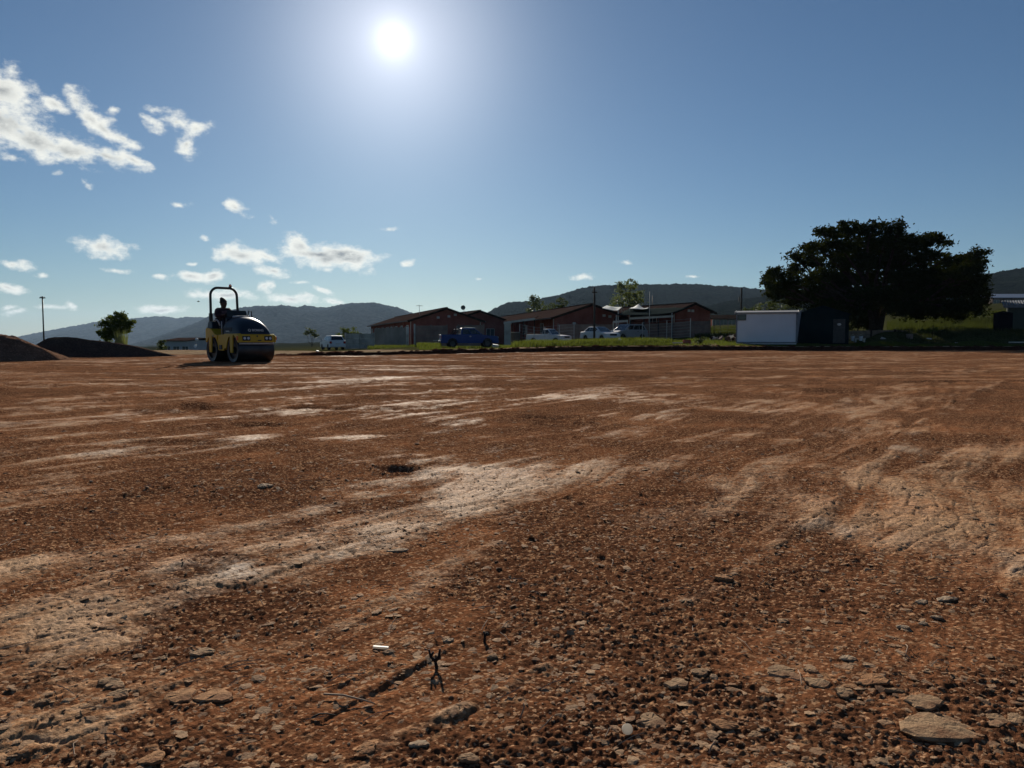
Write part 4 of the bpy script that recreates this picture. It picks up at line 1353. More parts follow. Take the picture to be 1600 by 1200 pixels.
# ------------------------------------------------------------------ poles and masts
def cross_head(t, z):
    MB().tube([(-.32, 0, z - .1), (.32, 0, z - .1)], .045, 6).build("cross_arm", DARKSTEEL, t)
    MB().tube([(0, -.32, z - .1), (0, .32, z - .1)], .045, 6).build("cross_arm", DARKSTEEL, t)
    for x, y in ((-.30, 0), (.30, 0), (0, -.30), (0, .30)):
        MB().box((x, y, z - .22), (.18, .16, .10)).build("floodlight", DARKSTEEL, t)


post("light_mast", "tall thin light mast with a crossed lamp head behind the soil mounds", "light mast", 69.3, 463, 552, 105, .10, DARKSTEEL, cross_head)


def insul(t, z):
    MB().box((0, -.12, z - .5), (.5, .09, .09)).build("cross_arm", POLEWOOD, t)
    for x in (-.2, .2):
        MB().tube([(x, -.12, z - .46), (x, -.12, z - .3)], .03, 6).build("insulator", DARKSTEEL, t)


post("wooden_pole", "dark wooden pole standing in front of the tall brick gable", "pole", 928.5, 449, 533, 73, .11, POLEWOOD, insul)


def lamp_arm(t, z):
    MB().tube([(0, 0, z - .5), (-.25, -.05, z - 1.2)], .03, 5).build("stay", DARKSTEEL, t)
    MB().box((-.28, -.05, z - 1.35), (.10, .10, .5)).build("bracket", DARKSTEEL, t)


post("wooden_pole", "dark wooden pole rising behind the left end of the white cabin", "pole", 1157.5, 449, 520, 88, .10, POLEWOOD, lamp_arm)
post("flagpole", "slim pale flagpole in front of the dark lean-to", "flagpole", 1014.5, 455.5, 531, 78, .035, TRIM)
post("mast", "thin dark mast just right of the pale flagpole", "mast", 1019, 462, 520, 100, .06, DARKSTEEL)


def yagi(t, z):
    MB().tube([(-.45, 0, z - .1), (.45, 0, z - .1)], .03, 5).build("boom", STEEL, t)
    for k in range(5):
        x = -.4 + .2 * k
        MB().tube([(x, -.3, z - .1), (x, .3, z - .1)], .015, 4).build("rod", STEEL, t)


post("antenna", "thin television antenna on the first brick block's roof", "antenna", 655.5, 476.5, 494, 102, .03, STEEL, yagi)


def dish(t, z):
    vs, fs = [], []
    n, rg = 20, 5
    for k in range(rg + 1):
        r = .30 * k / rg
        for i in range(n):
            w = 2 * math.pi * i / n
            vs.append((r * math.cos(w), -.10 * (r / .3) ** 2, r * math.sin(w)))
    for k in range(rg):
        for i in range(n):
            fs.append((k * n + i, k * n + (i + 1) % n, (k + 1) * n + (i + 1) % n, (k + 1) * n + i))
    o = MB().add(vs, fs).build("dish", simple("grey_green_dish", (0.10, 0.13, 0.11), .5), t, smooth=True, loc=(-.10, -.05, z - .05))
    s = o.modifiers.new("thick", "SOLIDIFY")
    s.thickness = .02
    MB().tube([(-.1, -.05, z - .3), (-.1, -.45, z - .1)], .015, 5).build("feed_arm", STEEL, t)


post("satellite_dish", "round dark satellite dish on a short mast between two brick gables", "satellite dish", 725, 480, 493, 100, .035, STEEL, dish)

# ------------------------------------------------------------------ white cabin, dark shed, right-hand huts
WHITE = simple("white_cladding", (0.66, 0.67, 0.70), 0.55, var=0.06, scale=0.8, bump=0.05)
TEAL = simple("dark_green_sheet_metal", (0.008, 0.018, 0.022), 0.9, 0.0, var=0.25, scale=0.7, spec=0.0)
GREYTRIM = simple("grey_trim", (0.20, 0.21, 0.23), 0.8, var=0.15, spec=0.05)
dcab = 62.0
c0, c1 = P(1153.5, 536, dcab), P(1240, 536, dcab)
wcab = c1.x - c0.x
hcab = P(1153.5, 489.5, dcab).z - c0.z
wcab *= 1.05
t = thing("site_cabin", "white prefabricated site cabin with a flat grey roof edge", "cabin", ((c0.x + c1.x) / 2, dcab, c0.z), R(-19))
cd = 2.6
MB().box((0, cd / 2, hcab / 2 - .05), (wcab - .1, cd - .1, hcab + .1)).build("wall", WHITE, t)
npan = 4
for i in range(npan):
    x0 = -wcab / 2 + .10 + (wcab - .2) * i / npan
    MB().box((x0 + (wcab - .2) / npan / 2, .035, hcab / 2), ((wcab - .2) / npan - .004, .025, hcab - .14)).build("panel", WHITE, t)
for s in (-1, 1):
    MB().box((s * (wcab / 2 - .05), .02, hcab / 2), (.10, .10, hcab)).build("corner_post", GREYTRIM, t)
MB().box((0, .02, .04), (wcab - .2, .09, .10)).build("skirt", GREYTRIM, t)
MB().hexa([(-wcab / 2 - .08, -.14, hcab), (wcab / 2 + .08, -.14, hcab), (wcab / 2 + .08, cd + .1, hcab + .22), (-wcab / 2 - .08, cd + .1, hcab + .22)],
          [(-wcab / 2 - .08, -.14, hcab + .09), (wcab / 2 + .08, -.14, hcab + .09), (wcab / 2 + .08, cd + .1, hcab + .31), (-wcab / 2 - .08, cd + .1, hcab + .31)]).build("roof", GREYTRIM, t)
for s in (-1, 1):
    MB().hexa([(s * (wcab / 2 + .11) - .02, -.16, hcab - .05), (s * (wcab / 2 + .11) + .02, -.16, hcab - .05), (s * (wcab / 2 + .11) + .02, cd + .12, hcab + .17), (s * (wcab / 2 + .11) - .02, cd + .12, hcab + .17)],
              [(s * (wcab / 2 + .11) - .02, -.16, hcab + .12), (s * (wcab / 2 + .11) + .02, -.16, hcab + .12), (s * (wcab / 2 + .11) + .02, cd + .12, hcab + .34), (s * (wcab / 2 + .11) - .02, cd + .12, hcab + .34)]).build("edge_trim", TRIM, t)
wx = (P(1160.5, 500, dcab).x - (c0.x + c1.x) / 2)
w0 = window(t, (wx, .015, hcab - .31), .62, .42, (0, -1), 1, DARKSTEEL)

dsh = 63.2
s0, s1 = P(1242.5, 535.5, dsh), P(1322, 535.5, dsh)
wsh = s1.x - s0.x
zsh = s0.z
t = thing("metal_shed", "dark green metal shed standing against the white cabin's right side", "shed", ((s0.x + s1.x) / 2, dsh, zsh), R(-15))
wsh *= 1.04
he = P(1250, 491, dsh).z - zsh
ha_ = P(1285, 478.5, dsh).z - zsh
MB().prism([(-wsh / 2 + .05, -.4), (wsh / 2 - .05, -.4), (wsh / 2 - .05, he), (.1, ha_ - .05), (-wsh / 2 + .05, he)], .04, 4.0, "y").build("wall", TEAL, t)
nrib = 26
for i in range(nrib):
    x = -wsh / 2 + .10 + (wsh - .2) * (i + .5) / nrib
    top = he + (ha_ - he) * (1 - abs(x - .1) / (wsh / 2 + .1)) - .10
    MB().box((x, .025, top / 2 - .1), (.05, .035, top + .2)).build("sheet_rib", TEAL, t)
for s, x1 in ((-1, -wsh / 2 - .10), (1, wsh / 2 + .10)):
    pts = [(.1, -.15, ha_), (x1, -.15, he - .06), (x1, 4.1, he - .06), (.1, 4.1, ha_)]
    if s < 0:
        pts = pts[::-1]
    MB().hexa(pts, [(x, y, z + .06) for x, y, z in pts]).build("roof_slope", TEAL, t)
MB().box((wsh * .32, -.02, .95), (.9, .05, 1.95)).build("door", DARKSTEEL, t)
MB().ball((P(1309, 507, dsh).x - (s0.x + s1.x) / 2, -.06, P(1309, 507, dsh).z - zsh), (.16, .03, .10), 12, 6).build("lamp", TRIM, t, smooth=True)  # pale disc put in for a bright reflection on the shed, not a lamp
t = thing("gutter_sheet", "pale folded metal sheet leaning in the gap between white cabin and dark shed", "metal sheet", P(1243, 536, 61.95))
MB().hexa([(-.05, -.02, 0), (.16, .1, 0), (.16, .13, 0), (-.05, .02, 0)], [(-.02, 0, 2.3), (.62, .5, 2.72), (.62, .54, 2.72), (-.02, .04, 2.3)]).build("sheet", GREYTRIM, t)

dh = 72.0
t = thing("green_hut", "olive green hut with a pale corrugated roof at the far right", "hut", P(1622, 519, dh), R(-30))
ww, hh = 4.8, P(1590, 477, dh).z - P(1590, 518, dh).z
HUT = simple("olive_green_cladding", (0.060, 0.075, 0.058), 0.8, var=0.15, scale=1.0)
MB().box((0, 1.5, hh / 2 - .2), (ww, 3.0, hh + .4)).build("wall", HUT, t)
for i in range(26):
    x = -ww / 2 - .35 + (ww + .7) * i / 25
    MB().tube([(x, -.35, hh + .02), (x, 3.3, hh + .62)], .10, 6).build("roof_corrugation", GREYTRIM, t)
MB().box((0, -.33, hh - .06), (ww + .7, .05, .16)).build("fascia", GREYTRIM, t)
t = thing("water_tank", "dark square water tank with a shallow pitched lid left of the green hut", "water tank", P(1567, 518, 71), R(-30))
wt = 25 / F * 71
ht = P(1567, 489, 71).z - P(1567, 518, 71).z
TANK = simple("black_plastic", (0.012, 0.012, 0.016), 0.9, var=0.2, spec=0.0)
MB().box((0, wt / 2, ht / 2 - .1), (wt, wt, ht + .2)).build("body", TANK, t, bevel=.04)
MB().add([(-wt / 2 - .03, -.03, ht), (wt / 2 + .03, -.03, ht), (wt / 2 + .03, wt + .03, ht), (-wt / 2 - .03, wt + .03, ht), (0, wt / 2, ht + .22)], [(3, 2, 1, 0), (0, 1, 4), (1, 2, 4), (2, 3, 4), (3, 0, 4)]).build("lid", TANK, t)
for i in range(5):
    x = -wt / 2 + wt * (i + .5) / 5
    MB().box((x, -.015, ht / 2), (.07, .04, ht - .1)).build("rib", TANK, t)

# far roofs
def far_house(label, px0, px1, py_top, py_eave, py_base, d, depth, wall, roof, ndoors):
    a, b = P(px0, py_base, d), P(px1, py_base, d)
    w = b.x - a.x
    h = P(px0, py_eave, d).z - a.z
    hr = P(px0, py_top, d).z - a.z
    t = thing("low_house", label, "house", ((a.x + b.x) / 2, d, a.z))
    MB().box((0, depth / 2, h / 2 - 1), (w - .6, depth, h + 2)).build("wall", wall, t)
    pf = [(-.5, h - .02), (depth / 2, hr), (depth + .5, h - .02)]
    MB().prism([(-.5, h), (depth / 2, hr), (depth + .5, h), (depth + .5, h - .12), (depth / 2, hr - .12), (-.5, h - .12)], -w / 2, w / 2, "x").build("roof", roof, t)
    for i in range(ndoors):
        window(t, (-w / 2 + w * (i + .5) / ndoors, -.01, h * .55), 1.2, 1.1, (0, -1), 2)
    return t


BLUEROOF = simple("blue_grey_roof_sheet", (0.16, 0.20, 0.27), 0.5, 0.2, var=0.1)
far_house("long low house with a blue grey roof on the slope behind the green hut", 1548, 1700, 457.5, 465, 482, 175, 9, PRECAST, BLUEROOF, 9)
far_house("distant low house with a dark roof left of the white cabin's roof", 1112, 1162, 491, 498, 512, 135, 7, BRICK, DARKT, 4)
HAZYW = simple("pale_shed_cladding", (0.36, 0.37, 0.37), 0.7, var=0.12, scale=0.3)
far_house("long pale grey shed in the valley left of the road roller", 255, 297, 527.5, 532, 562, 150, 14, HAZYW, ROOF, 3)
far_house("low dark shed between the pale grey shed and the road roller", 296, 352, 534, 537.5, 562, 165, 12, DARKT, ROOF, 3)
post("lamp_post", "lamp post with a round white globe left of the roller's rear drum", "lamp post", 308, 532, 555, 120, .06, STEEL, lambda t, z: MB().ball((0, 0, z + .15), .24, 12, 8).build("globe", WHITE, t, smooth=True))
post("sign_post", "short post with a small round white disc beside the low dark shed", "sign", 305.5, 541, 556, 110, .05, STEEL, lambda t, z: MB().tube([(0, -.06, z), (0, -.02, z)], .22, 16).build("disc", WHITE, t))

# ------------------------------------------------------------------ low wall and bits under the fig tree
precast_wall("low_wall", "low brown timber wall under the fig tree right of the dark shed", "wall", [(1323, 516.5, 70, .8), (1398, 515.3, 71, .8), (1420, 515.5, 71.5, .8)], simple("old_brown_boards", (0.16, 0.115, 0.08), .9, var=.35, bump=.3), DARKT, 2.2, 3)


def bucket(label, px, py, d):
    t = thing("plastic_bucket", label, "bucket", P(px, py, d))
    MB().tube([(0, 0, -.05), (0, 0, .02), (0, 0, .34)], [.12, .125, .165], 14).build("body", WHITE, t)
    MB().tube([(.17 * math.cos(a), 0, .32 + .16 * math.sin(a)) for a in np.linspace(0, math.pi, 9)], .008, 5).build("handle", STEEL, t)


bucket("white plastic bucket in the tree shade just right of the dark shed", 1332, 531.5, 65.5)
bucket("white plastic bucket standing right of the first one, above the low bench", 1345, 531.5, 65.8)
t = thing("bench", "low pale plank bench in front of the white plastic buckets", "bench", P(1343, 533.6, 64.6), 0.05)
MB().box((0, 0, .22), (.95, .28, .06)).build("seat", TRIM, t)
for x in (-.38, .38):
    MB().box((x, 0, .07), (.08, .24, .24)).build("leg", TRIM, t)


def slab_block(name, label, cat, px, py, d, s, rz, mat, tilt=0.0):
    p = P(px, py, d)
    o = MB().box((0, 0, s[2] / 2 - .04), s).build(name, mat, None, bevel=min(s) * .12, loc=p, rot=(tilt, tilt * .6, rz))
    return tag(o, label, cat)


slab_block("concrete_block", "white broken concrete lump tilted up among the rubble under the fig tree", "block", 1379, 533, 65.5, (.42, .3, .34), .5, TRIM, .35)
slab_block("concrete_slab", "long pale slab lying right of the broken white lump", "slab", 1391, 533.3, 65.5, (.85, .3, .12), -.05, CONCRETE)
slab_block("concrete_block", "brown grey block at the low wall's end beside the light green plant", "block", 1421, 529, 68, (.5, .3, .45), .1, PRECAST)
slab_block("plank", "white painted plank lying in the shade right of the light green plant", "plank", 1452, 529, 67, (.5, .08, .07), .35, WHITE, .18)
slab_block("paper_scrap", "white scrap lying at the edge of the tree shade near the far right", "litter", 1497, 535.6, 64.5, (.5, .25, .06), .2, WHITE)
slab_block("pipe_length", "long pale pipe on the grass strip at the far right edge", "pipe", 1590, 535.0, 65, (1.5, .10, .10), .02, TRIM)
slab_block("concrete_slab", "flat white slab lying on the bank top left of the small dark bush", "slab", 1056, 535.7, 61.5, (2.4, .5, .08), .06, TRIM)
slab_block("brick_stack", "low reddish block stack at the right end of the flat white slab", "block", 1073, 536, 61.2, (.55, .45, .30), .1, BRICK)
slab_block("boulder", "rounded white stone below the blue pickup's front bumper", "stone", 774, 542.2, 66.5, (.50, .4, .26), .4, TRIM, .2)
slab_block("boulder", "small white stone in the weeds in front of the silver car", "stone", 968, 533.0, 60, (.20, .18, .22), .4, WHITE, .2)
slab_block("boulder", "pale stone on the road edge left of the white hatchback", "stone", 496, 550.2, 45, (.16, .13, .13), .4, TRIM, .2)
slab_block("pipe_length", "pale pipe sticking out low behind the blue pickup's tail", "pipe", 684, 531.8, 73, (.9, .07, .07), .02, TRIM)
for lab, px, py, d, s in (("dark rubble heap at the foot of the slope left of the white cabin", 1132, 530, 70, (2.6, 1.2, .55)),
                          ("grey rubble heap close beside the white cabin's left corner", 1146, 529.5, 67, (1.4, .9, .5))):
    p = P(px, py, d)
    t = thing("rubble_heap", lab, "rubble", p)
    g = np.random.default_rng(int(px))
    for i in range(26):
        a, b = g.uniform(-1, 1), g.uniform(-1, 1)
        q = max(0, 1 - math.hypot(a, b))
        sz = g.uniform(.12, .34)
        MB().box((a * s[0] / 2, b * s[1] / 2, q * s[2] * g.uniform(.4, 1)), (sz * 1.4, sz, sz * .8), 0, Matrix.Rotation(g.uniform(0, 3), 3, Vector(g.normal(size=3)))).build("lump", [CONCRETE, PRECAST, DARKT][i % 3], t, bevel=.02)
# ------------------------------------------------------------------ vehicles
TYRE = simple("tyre_rubber", (0.018, 0.018, 0.019), 0.85, var=0.3, scale=8, bump=0.2, spec=0.2)
RIM = simple("alloy_rim", (0.22, 0.22, 0.23), 0.35, 0.8, var=0.15)
RIMD = simple("dark_rim", (0.05, 0.05, 0.055), 0.45, 0.4, var=0.2)
GLASS = simple("dark_car_glass", (0.012, 0.016, 0.020), 0.06, var=0.1, spec=0.6)
BLACKP = simple("black_trim_plastic", (0.018, 0.018, 0.02), 0.6, var=0.2)
LAMPG = simple("clear_lamp_glass", (0.62, 0.62, 0.60), 0.12, var=0.05, spec=0.6)
REDG = simple("red_lamp_glass", (0.28, 0.012, 0.010), 0.2, var=0.1)
CHROME = simple("chrome", (0.62, 0.62, 0.62), 0.15, 0.9, var=0.05)


def paint(name, c, metal=0.0):
    m = Nodes(name)
    n = m.noise(1.3, 5)
    col = m.mix(n, tuple(x * .88 for x in c), c)
    dusty = m.mix(m.noise(2.2, 6, lo=.5, hi=.9), col, (0.18, 0.12, 0.08))
    return m.fin(m.mix(.07, col, dusty), 0.42, metal, None, 0.25, 0.1)


def wheel(parent, x, y, r, w, rim=RIMD):
    pr = [(.60 * r, -w / 2 * .8), (.92 * r, -w / 2), (r, -w / 2 * .7), (r, w / 2 * .7), (.92 * r, w / 2), (.60 * r, w / 2 * .8)]
    n = 22
    vs, fs = [], []
    for a, b in pr:
        for i in range(n):
            t = 2 * math.pi * i / n
            vs.append((a * math.cos(t), b, a * math.sin(t)))
    for k in range(len(pr) - 1):
        for i in range(n):
            fs.append((k * n + i, k * n + (i + 1) % n, (k + 1) * n + (i + 1) % n, (k + 1) * n + i))
    o = MB().add(vs, fs).build("wheel", TYRE, parent, smooth=True, loc=(x, y, r))
    rm = MB()
    rm.tube([(0, -w * .34, 0), (0, w * .34, 0)], .60 * r, 18)
    for i in range(5):
        t = 2 * math.pi * i / 5
        for s in (-1, 1):
            rm.box((.33 * r * math.cos(t), s * w * .36, .33 * r * math.sin(t)), (.5 * r, .02, .12 * r), 0, Matrix.Rotation(-t, 3, "Y"))
    rm.build("rim", rim, o)
    return o


def arch(xc, r, zb, n=9):
    """Points of a wheel arch notch from rear to front."""
    return [(xc - r * math.cos(math.pi * i / n), max(zb, .0) + max(0, r * math.sin(math.pi * i / n))) for i in range(n + 1)]


def vehicle(name, label, cat, loc, rz, L, W, wheels, rw, zb, top, cabins, mat, group, bedliner=None, lamps=True, tilt=0.0):
    """top: body outline from the front bumper up and back to the tail. cabins: (rear foot x, rear top x, front top x, front foot x, belt z, roof z, half width below, above)."""
    t = thing(name, label, cat, loc, rz, group)
    xf, xr = wheels
    ar = rw * 1.16
    poly = [(top[-1][0], zb)] + arch(xr, ar, zb) + arch(xf, ar, zb) + [(top[0][0], zb)] + top
    MB().prism(poly, -W / 2, W / 2, "y").build("body", mat, t, smooth=False, bevel=.045)
    for xa in (xf, xr):
        MB().box((xa, 0, zb + rw * .7), (ar * 1.7, W * .86, rw * 1.1)).build("wheel_well", BLACKP, t)
        for s in (-1, 1):
            wheel(t, xa, s * (W / 2 - .13), rw, .24)
    for (a0, a1, b1, b0_, zb_, zt_, hb, ht_) in cabins:
        lo = [(a0, -hb, zb_), (b0_, -hb, zb_), (b0_, hb, zb_), (a0, hb, zb_)]
        hi = [(a1, -ht_, zt_), (b1, -ht_, zt_), (b1, ht_, zt_), (a1, ht_, zt_)]
        MB().hexa(lo, hi).build("cabin", mat, t, bevel=.05)
        lo, hi = [Vector(p) for p in lo], [Vector(p) for p in hi]

        def pane(nm, p00, p10, p11, p01, u0, u1, v0, v1):
            nn = (p10 - p00).cross(p01 - p00).normalized() * .008
            pt = lambda u, v: (p00 * (1 - u) + p10 * u) * (1 - v) + (p01 * (1 - u) + p11 * u) * v + nn
            q = [pt(u0, v0), pt(u1, v0), pt(u1, v1), pt(u0, v1)]
            MB().hexa([p - nn * 1.6 for p in q], q).build(nm, GLASS, t)

        for s, (i, j) in ((-1, (0, 1)), (1, (2, 3))):
            nd = 2 if (b0_ - a0) > 1.5 else 1
            if (b0_ - a0) > 2.3:
                nd = 3
            for k in range(nd):
                pane("side_window", lo[i], lo[j], hi[j], hi[i], .06 + k * .88 / nd + .012, .06 + (k + 1) * .88 / nd - .012, .14, .84)
        pane("windscreen", lo[1], lo[2], hi[2], hi[1], .07, .93, .08, .90)
        pane("rear_window", lo[3], lo[0], hi[0], hi[3], .08, .92, .16, .86)
        xm, zm = b0_ - .28, zb_ + .10
        for s in (-1, 1):
            MB().box((xm, s * (hb + .13), zm), (.12, .20, .15)).build("mirror", mat, t, bevel=.03)
    zf = [p for p in top]
    fx = max(p[0] for p in top)
    rx = min(p[0] for p in top)
    zl = max(z for x, z in top if x > fx - .35) - .13
    zr = max(z for x, z in top if x < rx + .25) - .18
    for s in (-1, 1):
        MB().box((fx - .10, s * (W / 2 - .24), zl), (.22, .36, .15)).build("headlight", LAMPG, t, bevel=.03)
        MB().box((rx + .05, s * (W / 2 - .13), zr), (.12, .24, .24)).build("tail_light", REDG, t, bevel=.02)
    MB().box((fx - .02, 0, zl - .02), (.09, W - .9, .18)).build("grille", BLACKP, t)
    MB().box((fx - .02, 0, zb + .13), (.12, W - .1, .22)).build("front_bumper", mat if lamps else CHROME, t, bevel=.03)
    MB().box((rx + .0, 0, zb + .14), (.14, W - .1, .20)).build("rear_bumper", BLACKP if bedliner else mat, t, bevel=.03)
    MB().box((rx - .075, 0, zb + .30 if bedliner else zb + .36), (.012, .5, .11)).build("number_plate", TRIM, t)
    for s in (-1, 1):
        for xd in ([(c[0] + c[3]) / 2 for c in cabins]):
            MB().box((xd - .18, s * (W / 2 + .004), top[len(top) // 2][1] - .12), (.16, .03, .035)).build("door_handle", CHROME, t)
    if bedliner:
        x0, x1, z = bedliner
        MB().box(((x0 + x1) / 2, 0, z + .006), (x1 - x0, W - .18, .012)).build("load_bed", BLACKP, t)
        for s in (-1, 1):
            MB().box(((x0 + x1) / 2, s * (W / 2 - .045), z + .03), (x1 - x0 + .06, .08, .06)).build("bed_rail", mat, t, bevel=.015)
        MB().box((x0 - .02, 0, z - .2), (.07, W - .12, .5)).build("tailgate", mat, t, bevel=.02)
    return t


GRP = "vehicles parked in front of the brick buildings"
BLUE = paint("blue_pickup_paint", (0.004, 0.036, 0.18))
WPAINT = paint("white_car_paint", (0.60, 0.61, 0.62))
SPAINT = paint("silver_car_paint", (0.30, 0.31, 0.32), 0.35)

pk = vehicle("pickup_truck", "blue double cab pickup with a black roll bar, parked on the grass", "pickup", P(732, 543.3, 70), R(11), 5.3, 1.84, (1.62, -1.55), .385, .42,
             [(2.62, .72), (2.60, .95), (2.45, 1.06), (1.15, 1.16), (-.75, 1.14), (-2.55, 1.13), (-2.60, .75)],
             [(-.82, -.70, .42, 1.28, 1.12, 1.78, .86, .70)], BLUE, GRP, (-2.52, -.86, 1.13))
rb = MB()
for x0 in (-.98, -1.25):
    rb.tube([(x0 - .32, -.80, 1.15), (x0, -.76, 1.66), (x0 + .02, .76, 1.66), (x0 - .32, .80, 1.15)], .035, 7)
rb.build("roll_bar", BLACKP, pk, smooth=True)
MB().box((.1, -.60, 1.815), (.9, .04, .03)).build("roof_rail", CHROME, pk)
MB().box((.1, .60, 1.815), (.9, .04, .03)).build("roof_rail", CHROME, pk)

vehicle("pickup_truck", "white single cab pickup half hidden behind the tall verge grass", "pickup", P(857, 538.2, 80) + Vector((0, 0, -.05)), R(-38), 4.7, 1.75, (1.45, -1.35), .34, .36,
        [(2.32, .62), (2.30, .86), (2.15, .96), (.95, 1.06), (-.2, 1.06), (-2.25, 1.05), (-2.30, .66)], [(-.32, -.20, .35, .98, 1.04, 1.66, .80, .66)], WPAINT, GRP, (-2.2, -.40, 1.05))
vehicle("car", "white saloon car facing the field beside the dark wooden pole", "car", P(937, 533.5, 76), R(-58), 4.3, 1.72, (1.32, -1.25), .31, .30,
        [(2.12, .50), (2.10, .70), (1.95, .80), (.85, .95), (-1.15, .97), (-2.02, .94), (-2.12, .55)], [(-1.75, -1.0, .15, 1.05, .93, 1.44, .78, .60)], WPAINT, GRP)
vehicle("car", "silver estate car with roof rails, right of the white saloon", "car", P(979, 532.5, 77), R(-142), 4.5, 1.80, (1.38, -1.35), .34, .32,
        [(2.22, .55), (2.20, .80), (2.02, .92), (1.0, 1.05), (-1.3, 1.06), (-2.16, 1.04), (-2.22, .58)], [(-2.15, -1.75, .25, 1.15, 1.03, 1.64, .82, .66)], SPAINT, GRP)
vehicle("car", "white hatchback seen from behind at the end of the concrete wall", "car", P(520, 546.5, 82), R(118), 4.0, 1.72, (1.25, -1.22), .31, .28,
        [(1.98, .50), (1.96, .70), (1.80, .80), (.95, .95), (-1.2, .98), (-1.90, .96), (-1.98, .50)], [(-1.92, -1.45, .25, 1.1, .94, 1.50, .80, .62)], WPAINT, GRP)

# ------------------------------------------------------------------ road roller
YEL = paint("yellow_machine_paint", (0.58, 0.36, 0.020))
NAVY = paint("dark_blue_machine_paint", (0.012, 0.022, 0.036))
DRUM = simple("worn_drum_steel", (0.055, 0.056, 0.060), 0.42, 0.75, var=0.3, scale=2, bump=0.15)
SCRAPE = simple("pale_scraper_bar", (0.40, 0.40, 0.40), 0.5, 0.3, var=0.2)
FRAMEB = simple("black_frame_paint", (0.014, 0.018, 0.018), 0.45, var=0.2)
SEAT = simple("black_seat_vinyl", (0.016, 0.016, 0.018), 0.6, var=0.2)
ORANGE = simple("orange_lens", (0.75, 0.16, 0.03), 0.25, var=0.1)

RLOC = G(375.5, 565.6)
RROT = math.atan2(-.700, .714)
rl = thing("road_roller", "yellow and dark blue tandem road roller with hoop roll bar on the red field", "road roller", (RLOC.x, RLOC.y, float(field_height(RLOC.x, RLOC.y)[0]) - .01), RROT)
RD = .45


def drum(x):
    n = 48
    w = .70
    pr = [(RD - .14, w - .02), (RD - .03, w - .012), (RD - .008, w), (RD, w - .014), (RD, -w + .014), (RD - .008, -w), (RD - .03, -w + .012), (RD - .14, -w + .02)]
    vs, fs = [], []
    for a, b in pr:
        for i in range(n):
            t = 2 * math.pi * i / n
            vs.append((a * math.cos(t), b, a * math.sin(t)))
    for k in range(len(pr) - 1):
        for i in range(n):
            fs.append((k * n + i, k * n + (i + 1) % n, (k + 1) * n + (i + 1) % n, (k + 1) * n + i))
    o = MB().add(vs, fs).build("drum", DRUM, rl, smooth=True, loc=(x, 0, RD))
    for s in (-1, 1):
        MB().tube([(0, s * .60, 0), (0, s * .62, 0)], RD - .10, 32).build("drum_plate", FRAMEB, o)
        MB().tube([(0, s * .62, 0), (0, s * .715, 0)], .13, 18).build("hub", FRAMEB, o)
    return o


for xd in (.85, -.85):
    drum(xd)
    for s in (-1, 1):
        MB().hexa([(xd - .09, s * .73 - .02, .36), (xd + .09, s * .73 - .02, .36), (xd + .09, s * .73 + .02, .36), (xd - .09, s * .73 + .02, .36)],
                  [(xd - .13, s * .73 - .02, 1.0), (xd + .13, s * .73 - .02, 1.0), (xd + .13, s * .73 + .02, 1.0), (xd - .13, s * .73 + .02, 1.0)]).build("drum_arm", YEL, rl, bevel=.01)
    for s, m_ in ((1, SCRAPE),):
        xx = xd + math.copysign(.46, xd)
        MB().box((xx, 0, .69), (.035, 1.34, .06)).build("scraper_bar", SCRAPE, rl, bevel=.008)
# front yoke: cheeks over the drum and the bumper band
for s in (-1, 1):
    MB().prism([(.22, .78), (.30, .52), (.40, .52), (.44, .70), (.56, .90), (.72, .98), (.98, .98), (1.14, .90), (1.26, .74), (1.36, .72), (1.36, .96), (1.24, 1.04), (.22, 1.04)], s * .70 - .02, s * .70 + .02, "y").build("side_plate", YEL, rl, bevel=.008)
bp = MB()
bp.hexa([(1.26, -.715, .73), (1.37, -.66, .73), (1.37, .66, .73), (1.26, .715, .73)], [(1.22, -.715, 1.02), (1.32, -.66, 1.02), (1.32, .66, 1.02), (1.22, .715, 1.02)])
bp.build("front_bumper", YEL, rl, bevel=.02)
MB().box((.74, 0, 1.02), (1.0, 1.36, .05)).build("deck_plate", YEL, rl)
for s in (-1, 1):
    bz = MB().box((1.357, s * .42, .875), (.03, .30, .17), 0, Matrix.Rotation(R(-10), 3, "Y")).build("lamp_bezel", FRAMEB, rl, bevel=.02)
    for k in (-1, 1):
        MB().tube([(1.36, s * .42 + k * .07, .875), (1.383, s * .42 + k * .07, .88)], .048, 16).build("headlight", LAMPG, bz, smooth=False)
    MB().box((1.30, s * .735, .88), (.10, .05, .15)).build("turn_lamp", ORANGE, rl, bevel=.012)
MB().tube([(1.345, .0, .955), (1.357, .0, .955)], .03, 10).build("bolt", FRAMEB, rl)
MB().box((1.36, .08, .80), (.02, .14, .04)).build("tow_slot", FRAMEB, rl)

# hood
secs = [(-.12, .60, 1.03, 1.64), (.10, .61, 1.03, 1.675), (.35, .615, 1.03, 1.68), (.60, .615, 1.03, 1.655), (.85, .61, 1.03, 1.58), (1.02, .60, 1.03, 1.49), (1.15, .585, 1.03, 1.37), (1.235, .565, 1.03, 1.24), (1.285, .54, 1.03, 1.12), (1.30, .52, 1.03, 1.05)]
vs, fs = [], []
ns = 25
for (x, w, z0, z1) in secs:
    for i in range(ns):
        a = math.pi * i / (ns - 1)
        e = 2 / 2.35
        cy = math.copysign(abs(math.cos(a)) ** e, math.cos(a)) * w
        cz = z0 + (z1 - z0) * (math.sin(a) ** e if i not in (0, ns - 1) else 0)
        vs.append((x, cy, cz))
for k in range(len(secs) - 1):
    for i in range(ns - 1):
        fs.append((k * ns + i, k * ns + i + 1, (k + 1) * ns + i + 1, (k + 1) * ns + i))
fs.append(tuple(range(ns)))
